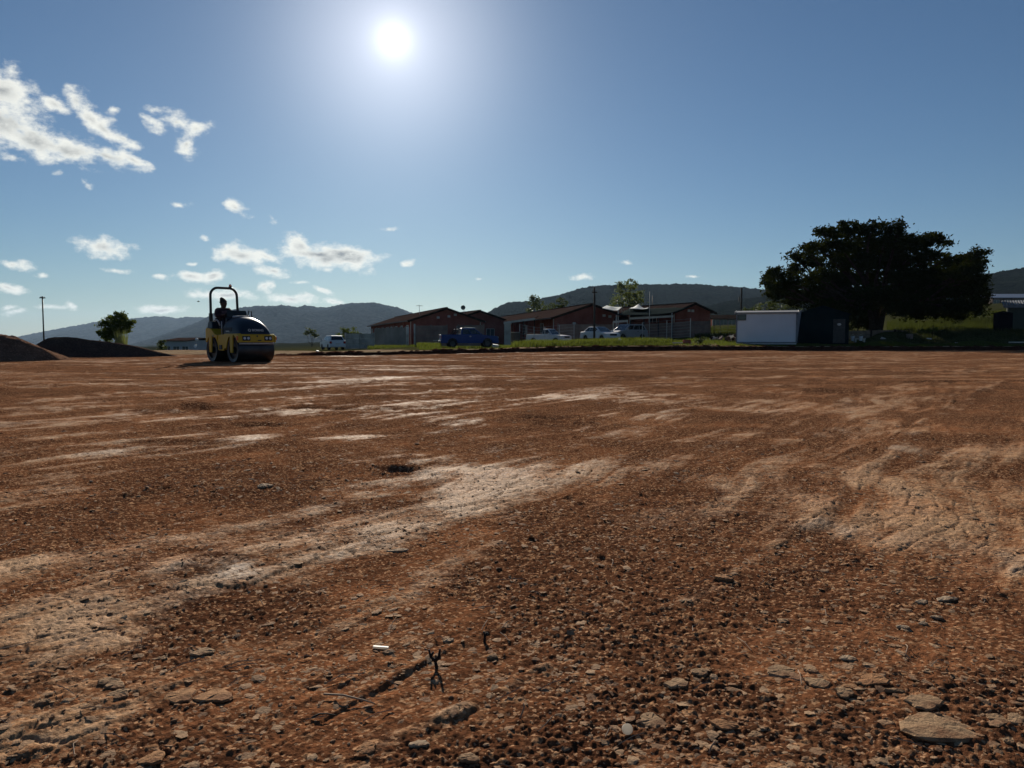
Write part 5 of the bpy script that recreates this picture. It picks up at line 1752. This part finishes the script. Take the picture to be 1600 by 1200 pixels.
fs.append(tuple(range(len(vs) - 1, len(vs) - ns - 1, -1)))
hood = MB().add(vs, fs).build("hood", NAVY, rl, smooth=True)
MB().hexa([(.02, -.30, 1.64), (.42, -.30, 1.64), (.42, .20, 1.66), (.02, .20, 1.66)], [(.04, -.28, 1.715), (.40, -.28, 1.705), (.40, .18, 1.715), (.04, .18, 1.725)]).build("air_vent", simple("grey_vent_cap", (.25, .26, .27), .35, .2), hood, bevel=.015)
MB().hexa([(.05, -.625, 1.13), (.62, -.63, 1.13), (.62, -.60, 1.13), (.05, -.60, 1.13)], [(.05, -.60, 1.27), (.62, -.605, 1.27), (.62, -.58, 1.27), (.05, -.575, 1.27)]).build("side_grille", BLACKP, hood)
MB().hexa([(.22, -.634, 1.11), (.50, -.638, 1.11), (.50, -.61, 1.11), (.22, -.61, 1.11)], [(.16, -.628, 1.155), (.44, -.632, 1.155), (.44, -.60, 1.155), (.16, -.60, 1.155)]).build("stripe", SCRAPE, hood)


def lettering(body, parent, loc, rot, size, mat, name):
    cu = bpy.data.curves.new(name, "FONT")
    cu.body = body
    cu.size = size
    cu.extrude = .003
    cu.offset = .003
    cu.align_x, cu.align_y = "CENTER", "CENTER"
    cu.materials.append(mat)
    tmp = link(name, cu)
    dg = bpy.context.evaluated_depsgraph_get()
    me = bpy.data.meshes.new_from_object(tmp.evaluated_get(dg))
    bpy.data.objects.remove(tmp)
    me.materials.clear()
    me.materials.append(mat)
    return link(name, me, parent, loc, rot)


LET = simple("pale_lettering", (0.55, 0.55, 0.50), 0.5, var=0.05)
FRONT_ROT = (R(62), 0, R(90))
lettering("BOMAG", hood, (1.283, .06, 1.165), FRONT_ROT, .125, LET, "lettering")
em = MB()
em.tube([(0, 0, -.004), (0, 0, .006)], .055, 20)
emo = em.build("emblem", LET, hood, loc=(1.283, -.26, 1.165), rot=FRONT_ROT)
MB().tube([(0, 0, .004), (0, 0, .010)], .035, 6).build("emblem_core", NAVY, hood, loc=(1.283, -.26, 1.165), rot=FRONT_ROT)

# middle, footwell and rear body
for s in (-1, 1):
    MB().prism([(-.62, .98), (-.50, .60), (-.42, .44), (-.02, .42), (.04, .44), (.22, .62), (.22, 1.0), (-.1, 1.02)], s * .62 - .03, s * .62 + .03, "y").build("step_plate", YEL, rl, bevel=.01)
    MB().box((-.17, s * .655, .55), (.20, .05, .16)).build("step_hole", FRAMEB, rl)
MB().box((-.2, 0, .70), (.55, 1.18, .5)).build("chassis", YEL, rl, bevel=.02)
MB().box((-.38, 0, .985), (.72, 1.24, .05)).build("footplate", FRAMEB, rl)
for s in (-1, 1):
    MB().prism([(-1.36, .74), (-1.28, .76), (-1.14, .92), (-.98, .99), (-.72, .99), (-.58, .92), (-.46, .80), (-.42, 1.0), (-.62, 1.02), (-.92, 1.24), (-1.30, 1.27), (-1.38, 1.18)], s * .66 - .025, s * .66 + .025, "y").build("side_plate", YEL, rl, bevel=.008)
MB().hexa([(-1.36, -.64, .98), (-.62, -.64, .98), (-.62, .64, .98), (-1.36, .64, .98)], [(-1.34, -.63, 1.24), (-.94, -.63, 1.24), (-.94, .63, 1.24), (-1.34, .63, 1.24)]).build("rear_body", YEL, rl, bevel=.02)
MB().box((-1.37, 0, .84), (.07, 1.36, .22)).build("rear_bumper", YEL, rl, bevel=.015)
MB().hexa([(-1.36, -.63, 1.245), (-.90, -.63, 1.245), (-.90, .63, 1.245), (-1.36, .63, 1.245)], [(-1.34, -.60, 1.52), (-1.02, -.60, 1.52), (-1.02, .60, 1.52), (-1.34, .60, 1.52)]).build("seat_box", NAVY, rl, bevel=.03)
MB().box((-.86, -.12, 1.30), (.46, .50, .12)).build("seat", SEAT, rl, bevel=.04)
MB().hexa([(-1.14, -.36, 1.34), (-1.02, -.36, 1.34), (-1.02, .12, 1.34), (-1.14, .12, 1.34)], [(-1.24, -.33, 1.86), (-1.16, -.33, 1.86), (-1.16, .09, 1.86), (-1.24, .09, 1.86)]).build("backrest", SEAT, rl, bevel=.03)
PALEM = simple("pale_grab_rail", (0.42, 0.42, 0.43), 0.4, 0.4, var=.1)
for s, y in ((-1, -.50), (1, .30)):
    MB().tube([(-1.10, y, 1.30), (-1.02, y, 1.55), (-.80, y, 1.575), (-.62, y + .02 * s, 1.50), (-.56, y, 1.36)], .028, 8).build("grab_rail", PALEM, rl, smooth=True)
MB().tube([(-.15, -.615, 1.0), (-.16, -.615, 1.50)], .02, 7).build("grab_rail", PALEM, rl, smooth=True)
# console
MB().hexa([(-.50, -.30, 1.02), (-.10, -.46, 1.02), (-.10, .46, 1.02), (-.50, .30, 1.02)], [(-.46, -.34, 1.66), (-.10, -.46, 1.62), (-.10, .46, 1.62), (-.46, .34, 1.66)]).build("console", NAVY, rl, bevel=.03)
MB().hexa([(-.42, -.26, 1.64), (-.16, -.40, 1.64), (-.16, .42, 1.64), (-.42, .36, 1.64)], [(-.44, -.22, 1.86), (-.30, -.36, 1.93), (-.30, .42, 1.93), (-.44, .36, 1.88)]).build("dashboard", FRAMEB, rl, bevel=.025)
sw = MB()
ring = [(-.58 + .17 * .5 * math.cos(a), -.12 + .17 * math.sin(a), 1.74 + .17 * .80 * math.cos(a)) for a in np.linspace(0, 2 * math.pi, 21)]
sw.tube(ring, .014, 7, caps=False)
sw.tube([(-.44, -.12, 1.66), (-.58, -.12, 1.74)], .022, 7)
for a in (0, 2.1, 4.2):
    sw.tube([(-.58, -.12, 1.74), (-.58 + .085 * math.cos(a), -.12 + .17 * math.sin(a), 1.74 + .136 * math.cos(a))], .012, 5)
sw.build("steering_wheel", BLACKP, rl, smooth=True)
MB().tube([(-.26, .44, 1.62), (-.24, .50, 1.92), (-.22, .58, 1.90), (-.20, .60, 1.66)], .02, 7).build("lever_guard", FRAMEB, rl, smooth=True)
# roll hoop and beacon
hp = []
hx, hw, hz, hr = -1.25, .525, 2.80, .30
for s0_, a0 in ((-1, 180), (1, 90)):
    pass
hp = [(hx + .06, -hw - .03, 1.20), (hx + .03, -hw - .01, 1.75), (hx, -hw, hz - hr)]
for a in np.linspace(180, 90, 8)[1:]:
    hp.append((hx, -hw + hr + hr * math.cos(R(a)), hz - hr + hr * math.sin(R(a))))
for a in np.linspace(90, 0, 8):
    hp.append((hx, hw - hr + hr * math.cos(R(a)), hz - hr + hr * math.sin(R(a))))
hp += [(hx + .03, hw + .01, 1.75), (hx + .06, hw + .03, 1.20)]
MB().tube(hp, .048, 10).build("roll_bar", FRAMEB, rl, smooth=True)
for s in (-1, 1):
    MB().box((hx + .05, s * (hw + .02), 1.66), (.13, .12, .34)).build("hinge_block", FRAMEB, rl, bevel=.02)
bc = MB().tube([(hx, .27, hz + .04), (hx, .27, hz + .075)], .06, 14).build("beacon", FRAMEB, rl)
bl = MB()
bl.tube([(hx, .27, hz + .075), (hx, .27, hz + .13), (hx, .27, hz + .155)], [.052, .048, .03], 14)
bl.build("lens", ORANGE, bc, smooth=True)


# ------------------------------------------------------------------ the driver
def skin(name, verts, edges, root, mat, parent, sub=1):
    keys = list(verts)
    me = bpy.data.meshes.new(name)
    me.from_pydata([verts[k][0] for k in keys], [(keys.index(a), keys.index(b)) for a, b in edges], [])
    me.materials.append(mat)
    o = link(name, me, parent)
    md = o.modifiers.new("skin", "SKIN")
    md.use_smooth_shade = True
    for i, k in enumerate(keys):
        r = verts[k][1]
        me.skin_vertices[0].data[i].radius = r if isinstance(r, tuple) else (r, r)
        me.skin_vertices[0].data[i].use_root = k == root
    sb = o.modifiers.new("smooth", "SUBSURF")
    sb.levels = sb.render_levels = sub
    return o


SKINM = simple("dark_skin", (0.060, 0.032, 0.022), 0.6, var=.1)
HOODIE = simple("dark_maroon_jersey", (0.030, 0.012, 0.017), 0.9, var=.3, scale=8)
TROUS = simple("dark_work_trousers", (0.016, 0.017, 0.024), 0.9, var=.3, scale=8)
CAP = simple("black_beanie", (0.012, 0.014, 0.014), 0.9, var=.3)
PRINT = simple("faded_pink_print", (0.105, 0.058, 0.070), 0.9, var=.3, scale=10)
SHOE = simple("worn_work_boots", (0.03, 0.022, 0.016), 0.8, var=.3)
m4 = Matrix.Translation(rl.location) @ Matrix.Rotation(RROT, 4, "Z")
pe = thing("person", "driver in a dark maroon jersey and black pointed beanie, seated at the roller's wheel", "person", m4 @ Vector((-.92, -.20, 1.40)), RROT)
# local: x forward, y left, z up, origin on the seat
J = {"pel": ((0, 0, .10), (.16, .18)), "belly": ((.0, 0, .26), (.17, .23)), "chest": ((.02, 0, .46), (.18, .26)), "neck0": ((.03, 0, .60), .10), "neck": ((.05, 0, .65), .09), "jaw": ((.075, 0, .72), (.125, .115)), "skull": ((.065, 0, .80), (.155, .14)), "top": ((.055, 0, .88), (.115, .105))}
E_ = [("pel", "belly"), ("belly", "chest"), ("chest", "neck0"), ("neck0", "neck"), ("neck", "jaw"), ("jaw", "skull"), ("skull", "top")]
for s, n_ in ((-1, "r"), (1, "l")):
    J.update({n_ + "sh": ((.01, s * .22, .54), .105), n_ + "el": ((.14, s * .32, .31), .075), n_ + "wr": ((.33, s * .17, .345), .040), n_ + "pa": ((.385, s * .145, .365), (.040, .020)),
              n_ + "hip": ((.05, s * .10, .07), .085), n_ + "kn": ((.42, s * .15, .10), .058), n_ + "an": ((.44, s * .15, -.27), .040), n_ + "toe": ((.57, s * .16, -.315), .032)})
    E_ += [("chest", n_ + "sh"), (n_ + "sh", n_ + "el"), (n_ + "el", n_ + "wr"), (n_ + "wr", n_ + "pa"), ("pel", n_ + "hip"), (n_ + "hip", n_ + "kn"), (n_ + "kn", n_ + "an"), (n_ + "an", n_ + "toe")]
    for q in range(4):
        b = Vector(J[n_ + "pa"][0])
        ln = (.85, 1.0, .95, .75)[q]
        a1 = b + Vector((.035, s * .004, .030 - .020 * q)) * 1.0
        a2 = a1 + Vector((.030, -s * .012, -.004)) * ln
        a3 = a2 + Vector((.004, -s * .022, -.010)) * ln
        for k, (pp, rr_) in enumerate(((a1, .0095), (a2, .0085), (a3, .007))):
            J["%sf%d%d" % (n_, q, k)] = (tuple(pp), rr_)
        E_ += [(n_ + "pa", "%sf%d0" % (n_, q)), ("%sf%d0" % (n_, q), "%sf%d1" % (n_, q)), ("%sf%d1" % (n_, q), "%sf%d2" % (n_, q))]
    b = Vector(J[n_ + "pa"][0])
    J[n_ + "t0"] = (tuple(b + Vector((.0, -s * .03, .022))), .011)
    J[n_ + "t1"] = (tuple(b + Vector((.03, -s * .045, .03))), .009)
    E_ += [(n_ + "wr", n_ + "t0"), (n_ + "t0", n_ + "t1")]
body = skin("body", J, E_, "pel", SKINM, pe)
JJ = {k: J[k] for k in ("pel", "belly", "chest", "neck0", "rsh", "rel", "rwr", "lsh", "lel", "lwr")}
grow = lambda r, g: (r[0] + g, r[1] + g) if isinstance(r, tuple) else r + g
JJ = {k: (p, grow(r, .022)) for k, (p, r) in JJ.items()}
jersey = skin("jersey", JJ, [("pel", "belly"), ("belly", "chest"), ("chest", "neck0"), ("chest", "rsh"), ("rsh", "rel"), ("rel", "rwr"), ("chest", "lsh"), ("lsh", "lel"), ("lel", "lwr")], "pel", HOODIE, pe)
TT = {k: (J[k][0], grow(J[k][1], .016)) for k in ("pel", "rhip", "rkn", "ran", "lhip", "lkn", "lan")}
skin("trousers", TT, [("pel", "rhip"), ("rhip", "rkn"), ("rkn", "ran"), ("pel", "lhip"), ("lhip", "lkn"), ("lkn", "lan")], "pel", TROUS, pe)
for n_ in "rl":
    skin("boot", {"a": (J[n_ + "an"][0], .055), "h": ((J[n_ + "an"][0][0], J[n_ + "an"][0][1], -.315), .05), "t": (J[n_ + "toe"][0], .045)}, [("a", "h"), ("h", "t")], "a", SHOE, pe)
skin("beanie", {"a": ((.06, 0, .79), (.175, .16)), "b": ((.05, -.005, .875), (.155, .14)), "c": ((.02, -.04, .96), (.09, .08)), "d": ((-.02, -.08, 1.02), (.04, .04))}, [("a", "b"), ("b", "c"), ("c", "d")], "a", CAP, pe)
fc = MB()
fc.add([(.150, -.018, .735), (.150, .018, .735), (.145, 0, .79), (.180, 0, .745)], [(0, 1, 3), (1, 2, 3), (2, 0, 3), (0, 2, 1)])
fc.build("nose", SKINM, pe)
for s in (-1, 1):
    MB().ball((.146, s * .032, .79), (.008, .013, .008), 8, 5).build("eye", TRIM, pe, smooth=True)
    MB().ball((.055, s * .078, .77), (.024, .010, .032), 8, 5).build("ear", SKINM, pe, smooth=True)
MB().box((.150, 0, .715), (.012, .05, .012)).build("mouth", simple("lips", (.07, .03, .028), .6), pe)
pr = [( .155, .155 - .022 * 0, .50), (.155, -.155, .50), (.158, -.13, .41), (.158, .13, .41)]
MB().hexa([(.10, -.14, .42), (.165, -.10, .41), (.165, .10, .43), (.10, .14, .44)], [(.10, -.14, .50), (.162, -.10, .50), (.160, .10, .53), (.10, .14, .53)]).build("chest_print", PRINT, jersey)

# small dark bird in the air left of the roller
bp_ = P(310, 471, 90)
t = thing("bird", "small dark bird flying in the sky left of the roller's hoop", "bird", bp_, .4)
MB().ball((0, 0, 0), (.16, .055, .05), 10, 6).build("body", CAP, t, smooth=True)
for s in (-1, 1):
    MB().add([(.07, s * .03, .02), (-.06, s * .03, .02), (-.05, s * .22, .07), (.05, s * .20, .07), (-.04, s * .40, .03)], [(0, 1, 2, 3), (3, 2, 4)]).build("wing", CAP, t)
MB().add([(-.14, -.02, 0), (-.14, .02, 0), (-.26, .05, .01), (-.26, -.05, .01)], [(0, 1, 2, 3)]).build("tail", CAP, t)
# ------------------------------------------------------------------ gravel, stones and scraps on the field
def stone_mat(name, a, b):
    m = Nodes(name)
    tn = m.attr("tone")
    c = m.mix(tn, a, b)
    c = m.mix(m.noise(40, 6, rough=.7), c, tuple(x * .6 for x in b))
    c = m.mix(m.noise(11, 5, rough=.7, lo=.45, hi=.7), c, (0.20, 0.088, 0.045))
    return m.fin(c, .85, 0, m.bump(m.noise(90, 6, rough=.7), .8, .006), .05)


GRAV = stone_mat("gravel_stone", (0.19, 0.090, 0.050), (0.64, 0.41, 0.24))
T_ = (1 + 5 ** .5) / 2
ICO_V = np.array([(-1, T_, 0), (1, T_, 0), (-1, -T_, 0), (1, -T_, 0), (0, -1, T_), (0, 1, T_), (0, -1, -T_), (0, 1, -T_), (T_, 0, -1), (T_, 0, 1), (-T_, 0, -1), (-T_, 0, 1)]) / math.hypot(1, T_)
ICO_F = np.array([(0, 11, 5), (0, 5, 1), (0, 1, 7), (0, 7, 10), (0, 10, 11), (1, 5, 9), (5, 11, 4), (11, 10, 2), (10, 7, 6), (7, 1, 8), (3, 9, 4), (3, 4, 2), (3, 2, 6), (3, 6, 8), (3, 8, 9), (4, 9, 5), (2, 4, 11), (6, 2, 10), (8, 6, 7), (9, 8, 1)])


def gravel(label, n, r0, r1, s0, s1, flat, thr, pale_bias, seed):
    g = np.random.default_rng(seed)
    r = np.sqrt(g.uniform(r0 ** 2, r1 ** 2, n * 3)) if r1 < 6 else np.exp(g.uniform(math.log(r0), math.log(r1), n * 3))
    a = g.uniform(-R(42), R(42), n * 3)
    x, y = r * np.sin(a), r * np.cos(a)
    k = fbm(x / .45, y / .45, 3, seed) + 0.5 * fbm(x / 1.4, y / 1.4, 2, seed + 3) + g.uniform(-.5, .5, n * 3) > thr
    k &= y < edge_y(x) - .6
    x, y = x[k][:n], y[k][:n]
    n = len(x)
    h = field_height(x, y)
    s = s0 + (s1 - s0) * g.uniform(0, 1, n) ** 4.5
    v = ICO_V[None] * (1 + g.uniform(-.38, .38, (n, 12, 1)))
    v = v * np.stack([g.uniform(.75, 1.5, n), g.uniform(.7, 1.1, n), g.uniform(*flat, n)], 1)[:, None, :] * s[:, None, None] * .5
    w = g.uniform(0, 2 * math.pi, n)
    tx, ty = g.normal(size=n) * .13, g.normal(size=n) * .13 + .05
    c, sn = np.cos(w)[:, None], np.sin(w)[:, None]
    vx, vy = v[..., 0] * c - v[..., 1] * sn, v[..., 0] * sn + v[..., 1] * c
    vz = v[..., 2] + vx * tx[:, None] + vy * ty[:, None]
    V = np.stack([vx + x[:, None], vy + y[:, None], vz + h[:, None] + (s * .0)[:, None]], -1).reshape(-1, 3)
    Fc = (np.arange(n)[:, None, None] * 12 + ICO_F[None]).reshape(-1, 3)
    tone = np.repeat(np.clip(g.beta(1.2, 2.2, n) + pale_bias, 0, 1), 12)
    tag(mesh_np("gravel", V, Fc, GRAV, smooth=False, attrs={"tone": tone}), label, kind="stuff")


gravel("red brown crumbs of gravel strewn over the near field", 11000, 1.2, 5.0, .004, .015, (.3, .6), -.1, 0.0, 601)
gravel("pale flat chips of stone strewn over the near field", 13000, 1.2, 8.0, .006, .034, (.06, .15), -.05, .35, 607)
gravel("loose stones and clods over the middle and far field", 2600, 4.5, 46, .012, .042, (.2, .45), .1, .25, 613)

STONE = stone_mat("flat_tan_stone", (0.36, 0.215, 0.118), (0.58, 0.375, 0.215))
STONEO = stone_mat("orange_earth_flake", (0.42, 0.20, 0.092), (0.58, 0.31, 0.15))
STONEG = stone_mat("pale_grey_stone", (0.50, 0.35, 0.22), (0.68, 0.50, 0.33))


def flat_stone(label, px, py, wpx, asp, mat, thick=.22, rot=0.0, group=None, seed=0, name="flat_stone", cat="stone", tilt=None):
    g = np.random.default_rng(int(px * 7 + py * 13))
    c = G(px, py)
    slant = math.sqrt(c.x ** 2 + c.y ** 2 + CAMZ ** 2)
    w = wpx / F * slant
    dl = w * asp
    n = 19
    ang = np.linspace(0, 2 * math.pi, n, endpoint=False) + g.uniform(-.12, .12, n)
    q1, q2 = g.uniform(0, 6.3, 2)
    rad = 1 + .13 * np.cos(2 * ang + q1) + .12 * np.cos(3 * ang + q2) + g.uniform(-.13, .11, n)
    th = max(.005, w * thick * .26)
    vs = []
    for k, (f_, z) in enumerate(((.90, -.5 * th), (1.0, .35 * th), (.90, .92 * th), (.55, 1.05 * th))):
        for i in range(n):
            x, y = f_ * rad[i] * math.cos(ang[i]) * w / 2, f_ * rad[i] * math.sin(ang[i]) * dl / 2
            vs.append((x, y, z + (g.uniform(-.28, .16) * th if k else 0)))
    vs.append((0, 0, 1.08 * th))
    m_ = len(vs) - 1
    fs = [tuple(range(n - 1, -1, -1))]
    for k in range(3):
        fs += [(k * n + i, k * n + (i + 1) % n, (k + 1) * n + (i + 1) % n, (k + 1) * n + i) for i in range(n)]
    fs += [(3 * n + i, 3 * n + (i + 1) % n, m_) for i in range(n)]
    z = float(np.max(field_height(c.x + np.array([0, w * .3, -w * .3, 0, 0]), c.y + np.array([0, 0, 0, dl * .3, -dl * .3]))))
    tl = tilt if tilt is not None else g.uniform(-.05, .09)
    o = MB().add(vs, fs).build(name, mat, None, loc=(c.x, c.y, z - .22 * th), rot=(tl, g.uniform(-.06, .06), rot))
    a = o.data.attributes.new("tone", "FLOAT", "POINT")
    a.data.foreach_set("value", np.full(len(vs), g.uniform(.2, .95), dtype=np.float32))
    return tag(o, label, cat, group)


FL = "flat stones lying on the red field"
for args in [
    ("largest flat tan slab on the field, undercut by a dark shadow along its near edge", 1466, 1146, 92, .85, STONE, .24, -.6),
    ("rounded tan flat stone touching the far tip of the largest slab", 1443, 1108, 44, 1.0, STONE, .22, .1),
    ("broad flat stone with a black gap under its near edge, beside dark soil", 1221, 1053, 46, .75, STONE, .22, -.2),
    ("thumb sized tan stone just right of the broad stone with the black gap", 1268, 1053, 22, .8, STONE, .3, .1),
    ("oval tan flat stone below and right of the broad stone with the black gap", 1278, 1074, 30, 1.0, STONE, .24, .2),
    ("pair's upper small orange tan stone right of the oval tan stone", 1328, 1081, 20, .9, STONEO, .28, .0),
    ("pair's lower orange tan stone right of the oval tan stone", 1319, 1092, 27, .9, STONE, .24, .1),
    ("long orange flake of earth slanting in front of a thin pale chip", 1363, 1072, 34, 1.3, STONEO, .15, -.7),
    ("thin pale chip at the end of the long orange flake", 1398, 1090, 26, .4, STONE, .2, -.2),
    ("tan slab wedge in the loose dark clods, nearest the round white disc", 1018, 1129, 40, 1.0, STONE, .26, .4),
    ("tan stone in the middle of the loose dark clods", 1133, 1139, 36, .8, STONEO, .26, .1),
    ("small round tan stone right of the stone amid the dark clods", 1180, 1154, 20, .9, STONE, .3, 0),
    ("angular tan stone at the back left of the loose dark clods", 1058, 1071, 34, .9, STONE, .28, .5),
    ("squat stone behind the loose dark clods below the earth lump", 1093, 1055, 26, .8, STONE, .28, .2),
    ("round pale grey stone alone on brown soil above the orange flakes", 1325, 1036, 20, .9, STONEG, .4, .1),
    ("small pale stone in the bare patch right of the earth lump", 1223, 974, 18, .8, STONE, .4, .1),
    ("dome shaped pale stone with a dark side, left of a smaller twin", 1411, 985, 17, .8, STONEG, .6, .1),
    ("small bright stone, twin right of the dome shaped pale stone", 1442, 979, 13, .8, STONEG, .6, .1),
    ("long pale chip near the right edge, above a second grey chip", 1479, 938, 26, .6, STONEG, .25, .05),
    ("grey chip left of the long pale chip near the right edge", 1440, 942, 20, .6, STONEG, .25, .2),
    ("low grey chip below the long pale chip near the right edge", 1464, 967, 17, .6, STONEG, .25, 0),
    ("reddish flat chip highest of the chips near the right edge", 1454, 906, 18, .6, STONEO, .3, .1),
    ("pale stone at the right edge level with the largest slab", 1589, 1131, 28, .9, STONE, .25, .3),
    ("tan stone between the largest slab and the right edge stone", 1559, 1132, 24, .9, STONE, .25, -.2),
    ("small tan stone right of the largest slab's near tip", 1576, 1166, 15, .9, STONE, .3, 0),
    ("upper of two overlapping tan flakes raised over a dark hollow, at the lower left", 170, 1072, 26, .8, STONE, .2, .1, ),
    ("lower of two overlapping tan flakes raised over a dark hollow, at the lower left", 181, 1077, 28, .8, STONE, .2, .05),
    ("slanting tan sliver below the two overlapping flakes", 186, 1091, 32, .7, STONE, .2, .6),
    ("single raised pale slab alone on dark soil right of the ochre plates", 317, 1021, 31, .8, STONE, .25, .1),
    ("ochre earth plate with a ragged end, left of its broken neighbour", 282, 1089, 38, 1.1, STONEO, .16, .5),
    ("broken ochre earth plate, right neighbour of the ragged plate", 335, 1089, 44, 1.2, STONEO, .14, .6),
    ("small yellowish stone left below the two overlapping flakes", 67, 1104, 17, .7, STONE, .3, .1),
    ("small tan stone between the overlapping flakes and the single raised slab", 254, 1031, 15, .8, STONE, .3, 0),
    ("ochre lump half cut off by the bottom edge, left of centre", 238, 1190, 34, .9, STONEO, .3, .2),
    ("ochre stone beside pale grey rubble near the bottom, left of centre", 573, 1177, 30, .9, STONEO, .35, .3),
    ("pale grey lump in the rubble near the bottom, right of the ochre stone", 655, 1168, 26, .8, STONEG, .5, .2),
    ("cream stone at the bottom edge between rubble and red soil", 733, 1192, 28, .8, STONE, .5, .1),
    ("whitish flat stone right of the black forked twig", 701, 1003, 17, .7, STONEG, .25, .1),
    ("cream flat stone further right of the black forked twig", 769, 1028, 18, .6, STONE, .3, .05),
    ("thin white flake lying alone on dark red soil in mid field", 622, 862, 30, .5, STONEG, .15, .05),
    ("curved pale clod standing out in the mid field tracks", 414, 765, 20, 1.1, STONEG, .5, .4),
    ("tan earth lump casting a black shadow on the wheel mark", 1133, 908, 26, .9, STONEO, .6, .2),
]:
    flat_stone(*args[:8], group=FL)

# scraps
def scrap_box(name, label, cat, px, py, size, rz, mat, tilt=0.0):
    c = G(px, py)
    z = float(np.max(field_height(c.x + np.array([0, .02, -.02]), c.y + np.array([0, .0, 0]))))
    o = MB().box((0, 0, size[2] / 2), size).build(name, mat, None, bevel=min(size) * .2, loc=(c.x, c.y, z), rot=(0, tilt, rz))
    return tag(o, label, cat)


wm = Nodes("thin_white_plastic")
wm.fin(wm.mix(wm.noise(20, 3), (0.66, 0.62, 0.55), (0.78, 0.75, 0.68)), 0.5)
wt_ = wm.n("ShaderNodeBsdfTranslucent")
wm.set(wt_.inputs[0], (0.78, 0.73, 0.64, 1))
wx_ = wm.n("ShaderNodeMixShader")
wx_.inputs[0].default_value = 0.5
wm.nt.links.new(wm.bsdf.outputs[0], wx_.inputs[1])
wm.nt.links.new(wt_.outputs[0], wx_.inputs[2])
wm.nt.links.new(wx_.outputs[0], wm.out.inputs[0])
WHITEP = wm.mat
scrap_box("plastic_stick", "white plastic stick lying on the red soil left of the black twig", "plastic scrap", 595, 1014, (.044, .009, .006), -.06, WHITEP, .05)
c = G(980, 1148)
zz = float(field_height(c.x, c.y)[0])
o = MB().tube([(0, 0, 0), (0, 0, .006)], .0115, 20).build("bottle_cap", WHITEP, None, loc=(c.x, c.y + .004, zz + .010), rot=(R(58), .05, .1))
tag(o, "small round white disc standing tilted on the soil at bottom centre", "bottle cap")

DARKTWIG = simple("charred_twig", (0.012, 0.010, 0.010), .9, var=.3)
ROOT = simple("dry_root", (0.30, 0.21, 0.14), .9, var=.3)


def twig(label, px, py, paths, r, mat, name="twig"):
    c = G(px, py)
    z = float(field_height(c.x, c.y)[0])
    mb = MB()
    for pth in paths:
        mb.tube(pth, [r * (1 - .5 * i / max(1, len(pth) - 1)) for i in range(len(pth))], 6)
    o = mb.build(name, mat, None, smooth=True, loc=(c.x, c.y, z))
    return tag(o, label, "twig")


twig("black forked twig stuck upright in the soil near the white plastic stick", 680, 1042, [[(.006, 0, -.01), (0, .004, .018), (-.012, 0, .032), (-.016, 0, .050)], [(0, .004, .018), (.010, 0, .032), (.013, 0, .052)], [(-.012, 0, .032), (-.004, .0, .044)]], .0052, DARKTWIG)
twig("short dark twig standing behind and right of the black forked twig", 757, 1002, [[(0, 0, -.01), (.001, 0, .02), (-.002, 0, .03)], [(.001, 0, .018), (.008, 0, .028)]], .005, DARKTWIG)
twig("thin pale curved rootlet in the soil left of the round white disc", 815, 1125, [[(-.004, 0, 0), (.002, .004, .014), (.006, .008, .024), (.004, .01, .032)]], .0022, ROOT)
twig("thin pale rootlet at the bottom among the loose dark clods", 1112, 1182, [[(-.006, 0, 0), (.001, .006, .012), (.010, .012, .020)]], .0025, ROOT)
twig("long dry straw lying at the left among ochre plates", 32, 1018, [[(-.05, -.02, .006), (0, .0, .012), (.05, .028, .018)]], .0018, ROOT)
twig("long thin root lying in the soil left of the bottom centre", 548, 1098, [[(-.07, .03, .006), (-.02, .012, .012), (.03, -.004, .008), (.06, -.018, .006)]], .0028, ROOT)
twig("dark bent root left of the long thin root", 505, 1122, [[(-.025, -.004, .005), (-.008, .004, .010), (.01, .0, .012), (.025, .008, .005)]], .0025, DARKTWIG)
g_ = np.random.default_rng(9)
n = 420
r = np.sqrt(g_.uniform(1.4, 30, n))
a = g_.uniform(-.68, .68, n)
x, y = r * np.sin(a), r * np.cos(a)
h = field_height(x, y)
mb = MB()
for i in range(n):
    w = g_.uniform(0, math.pi)
    l = g_.uniform(.012, .05)
    d = Vector((math.cos(w), math.sin(w), 0)) * l
    p = Vector((x[i], y[i], h[i] + .004))
    mb.tube([p - d, p + Vector((g_.normal() * .004, g_.normal() * .004, g_.uniform(.002, .010))), p + d], .0012, 4)
tag(mb.build("straw_litter", ROOT, None), "bits of dry straw and root scattered on the near field", kind="stuff")

# ------------------------------------------------------------------ air
hm = bpy.data.materials.new("thin_blue_haze")
hm.use_nodes = True
nt = hm.node_tree
nt.nodes.clear()
pv = nt.nodes.new("ShaderNodeVolumePrincipled")
pv.inputs["Color"].default_value = (0.50, 0.72, 1.0, 1)
pv.inputs["Density"].default_value = HAZE_DENSITY
pv.inputs["Anisotropy"].default_value = 0.25
ou = nt.nodes.new("ShaderNodeOutputMaterial")
nt.links.new(pv.outputs[0], ou.inputs["Volume"])
hb = MB().hexa([(-13000, -2000, -95), (13000, -2000, -95), (13000, 12500, -95), (-13000, 12500, -95)], [(-13000, -2000, 420), (13000, -2000, 420), (13000, 12500, 420), (-13000, 12500, 420)]).build("haze", hm)
tag(hb, "thin blue haze over the valley", kind="stuff")
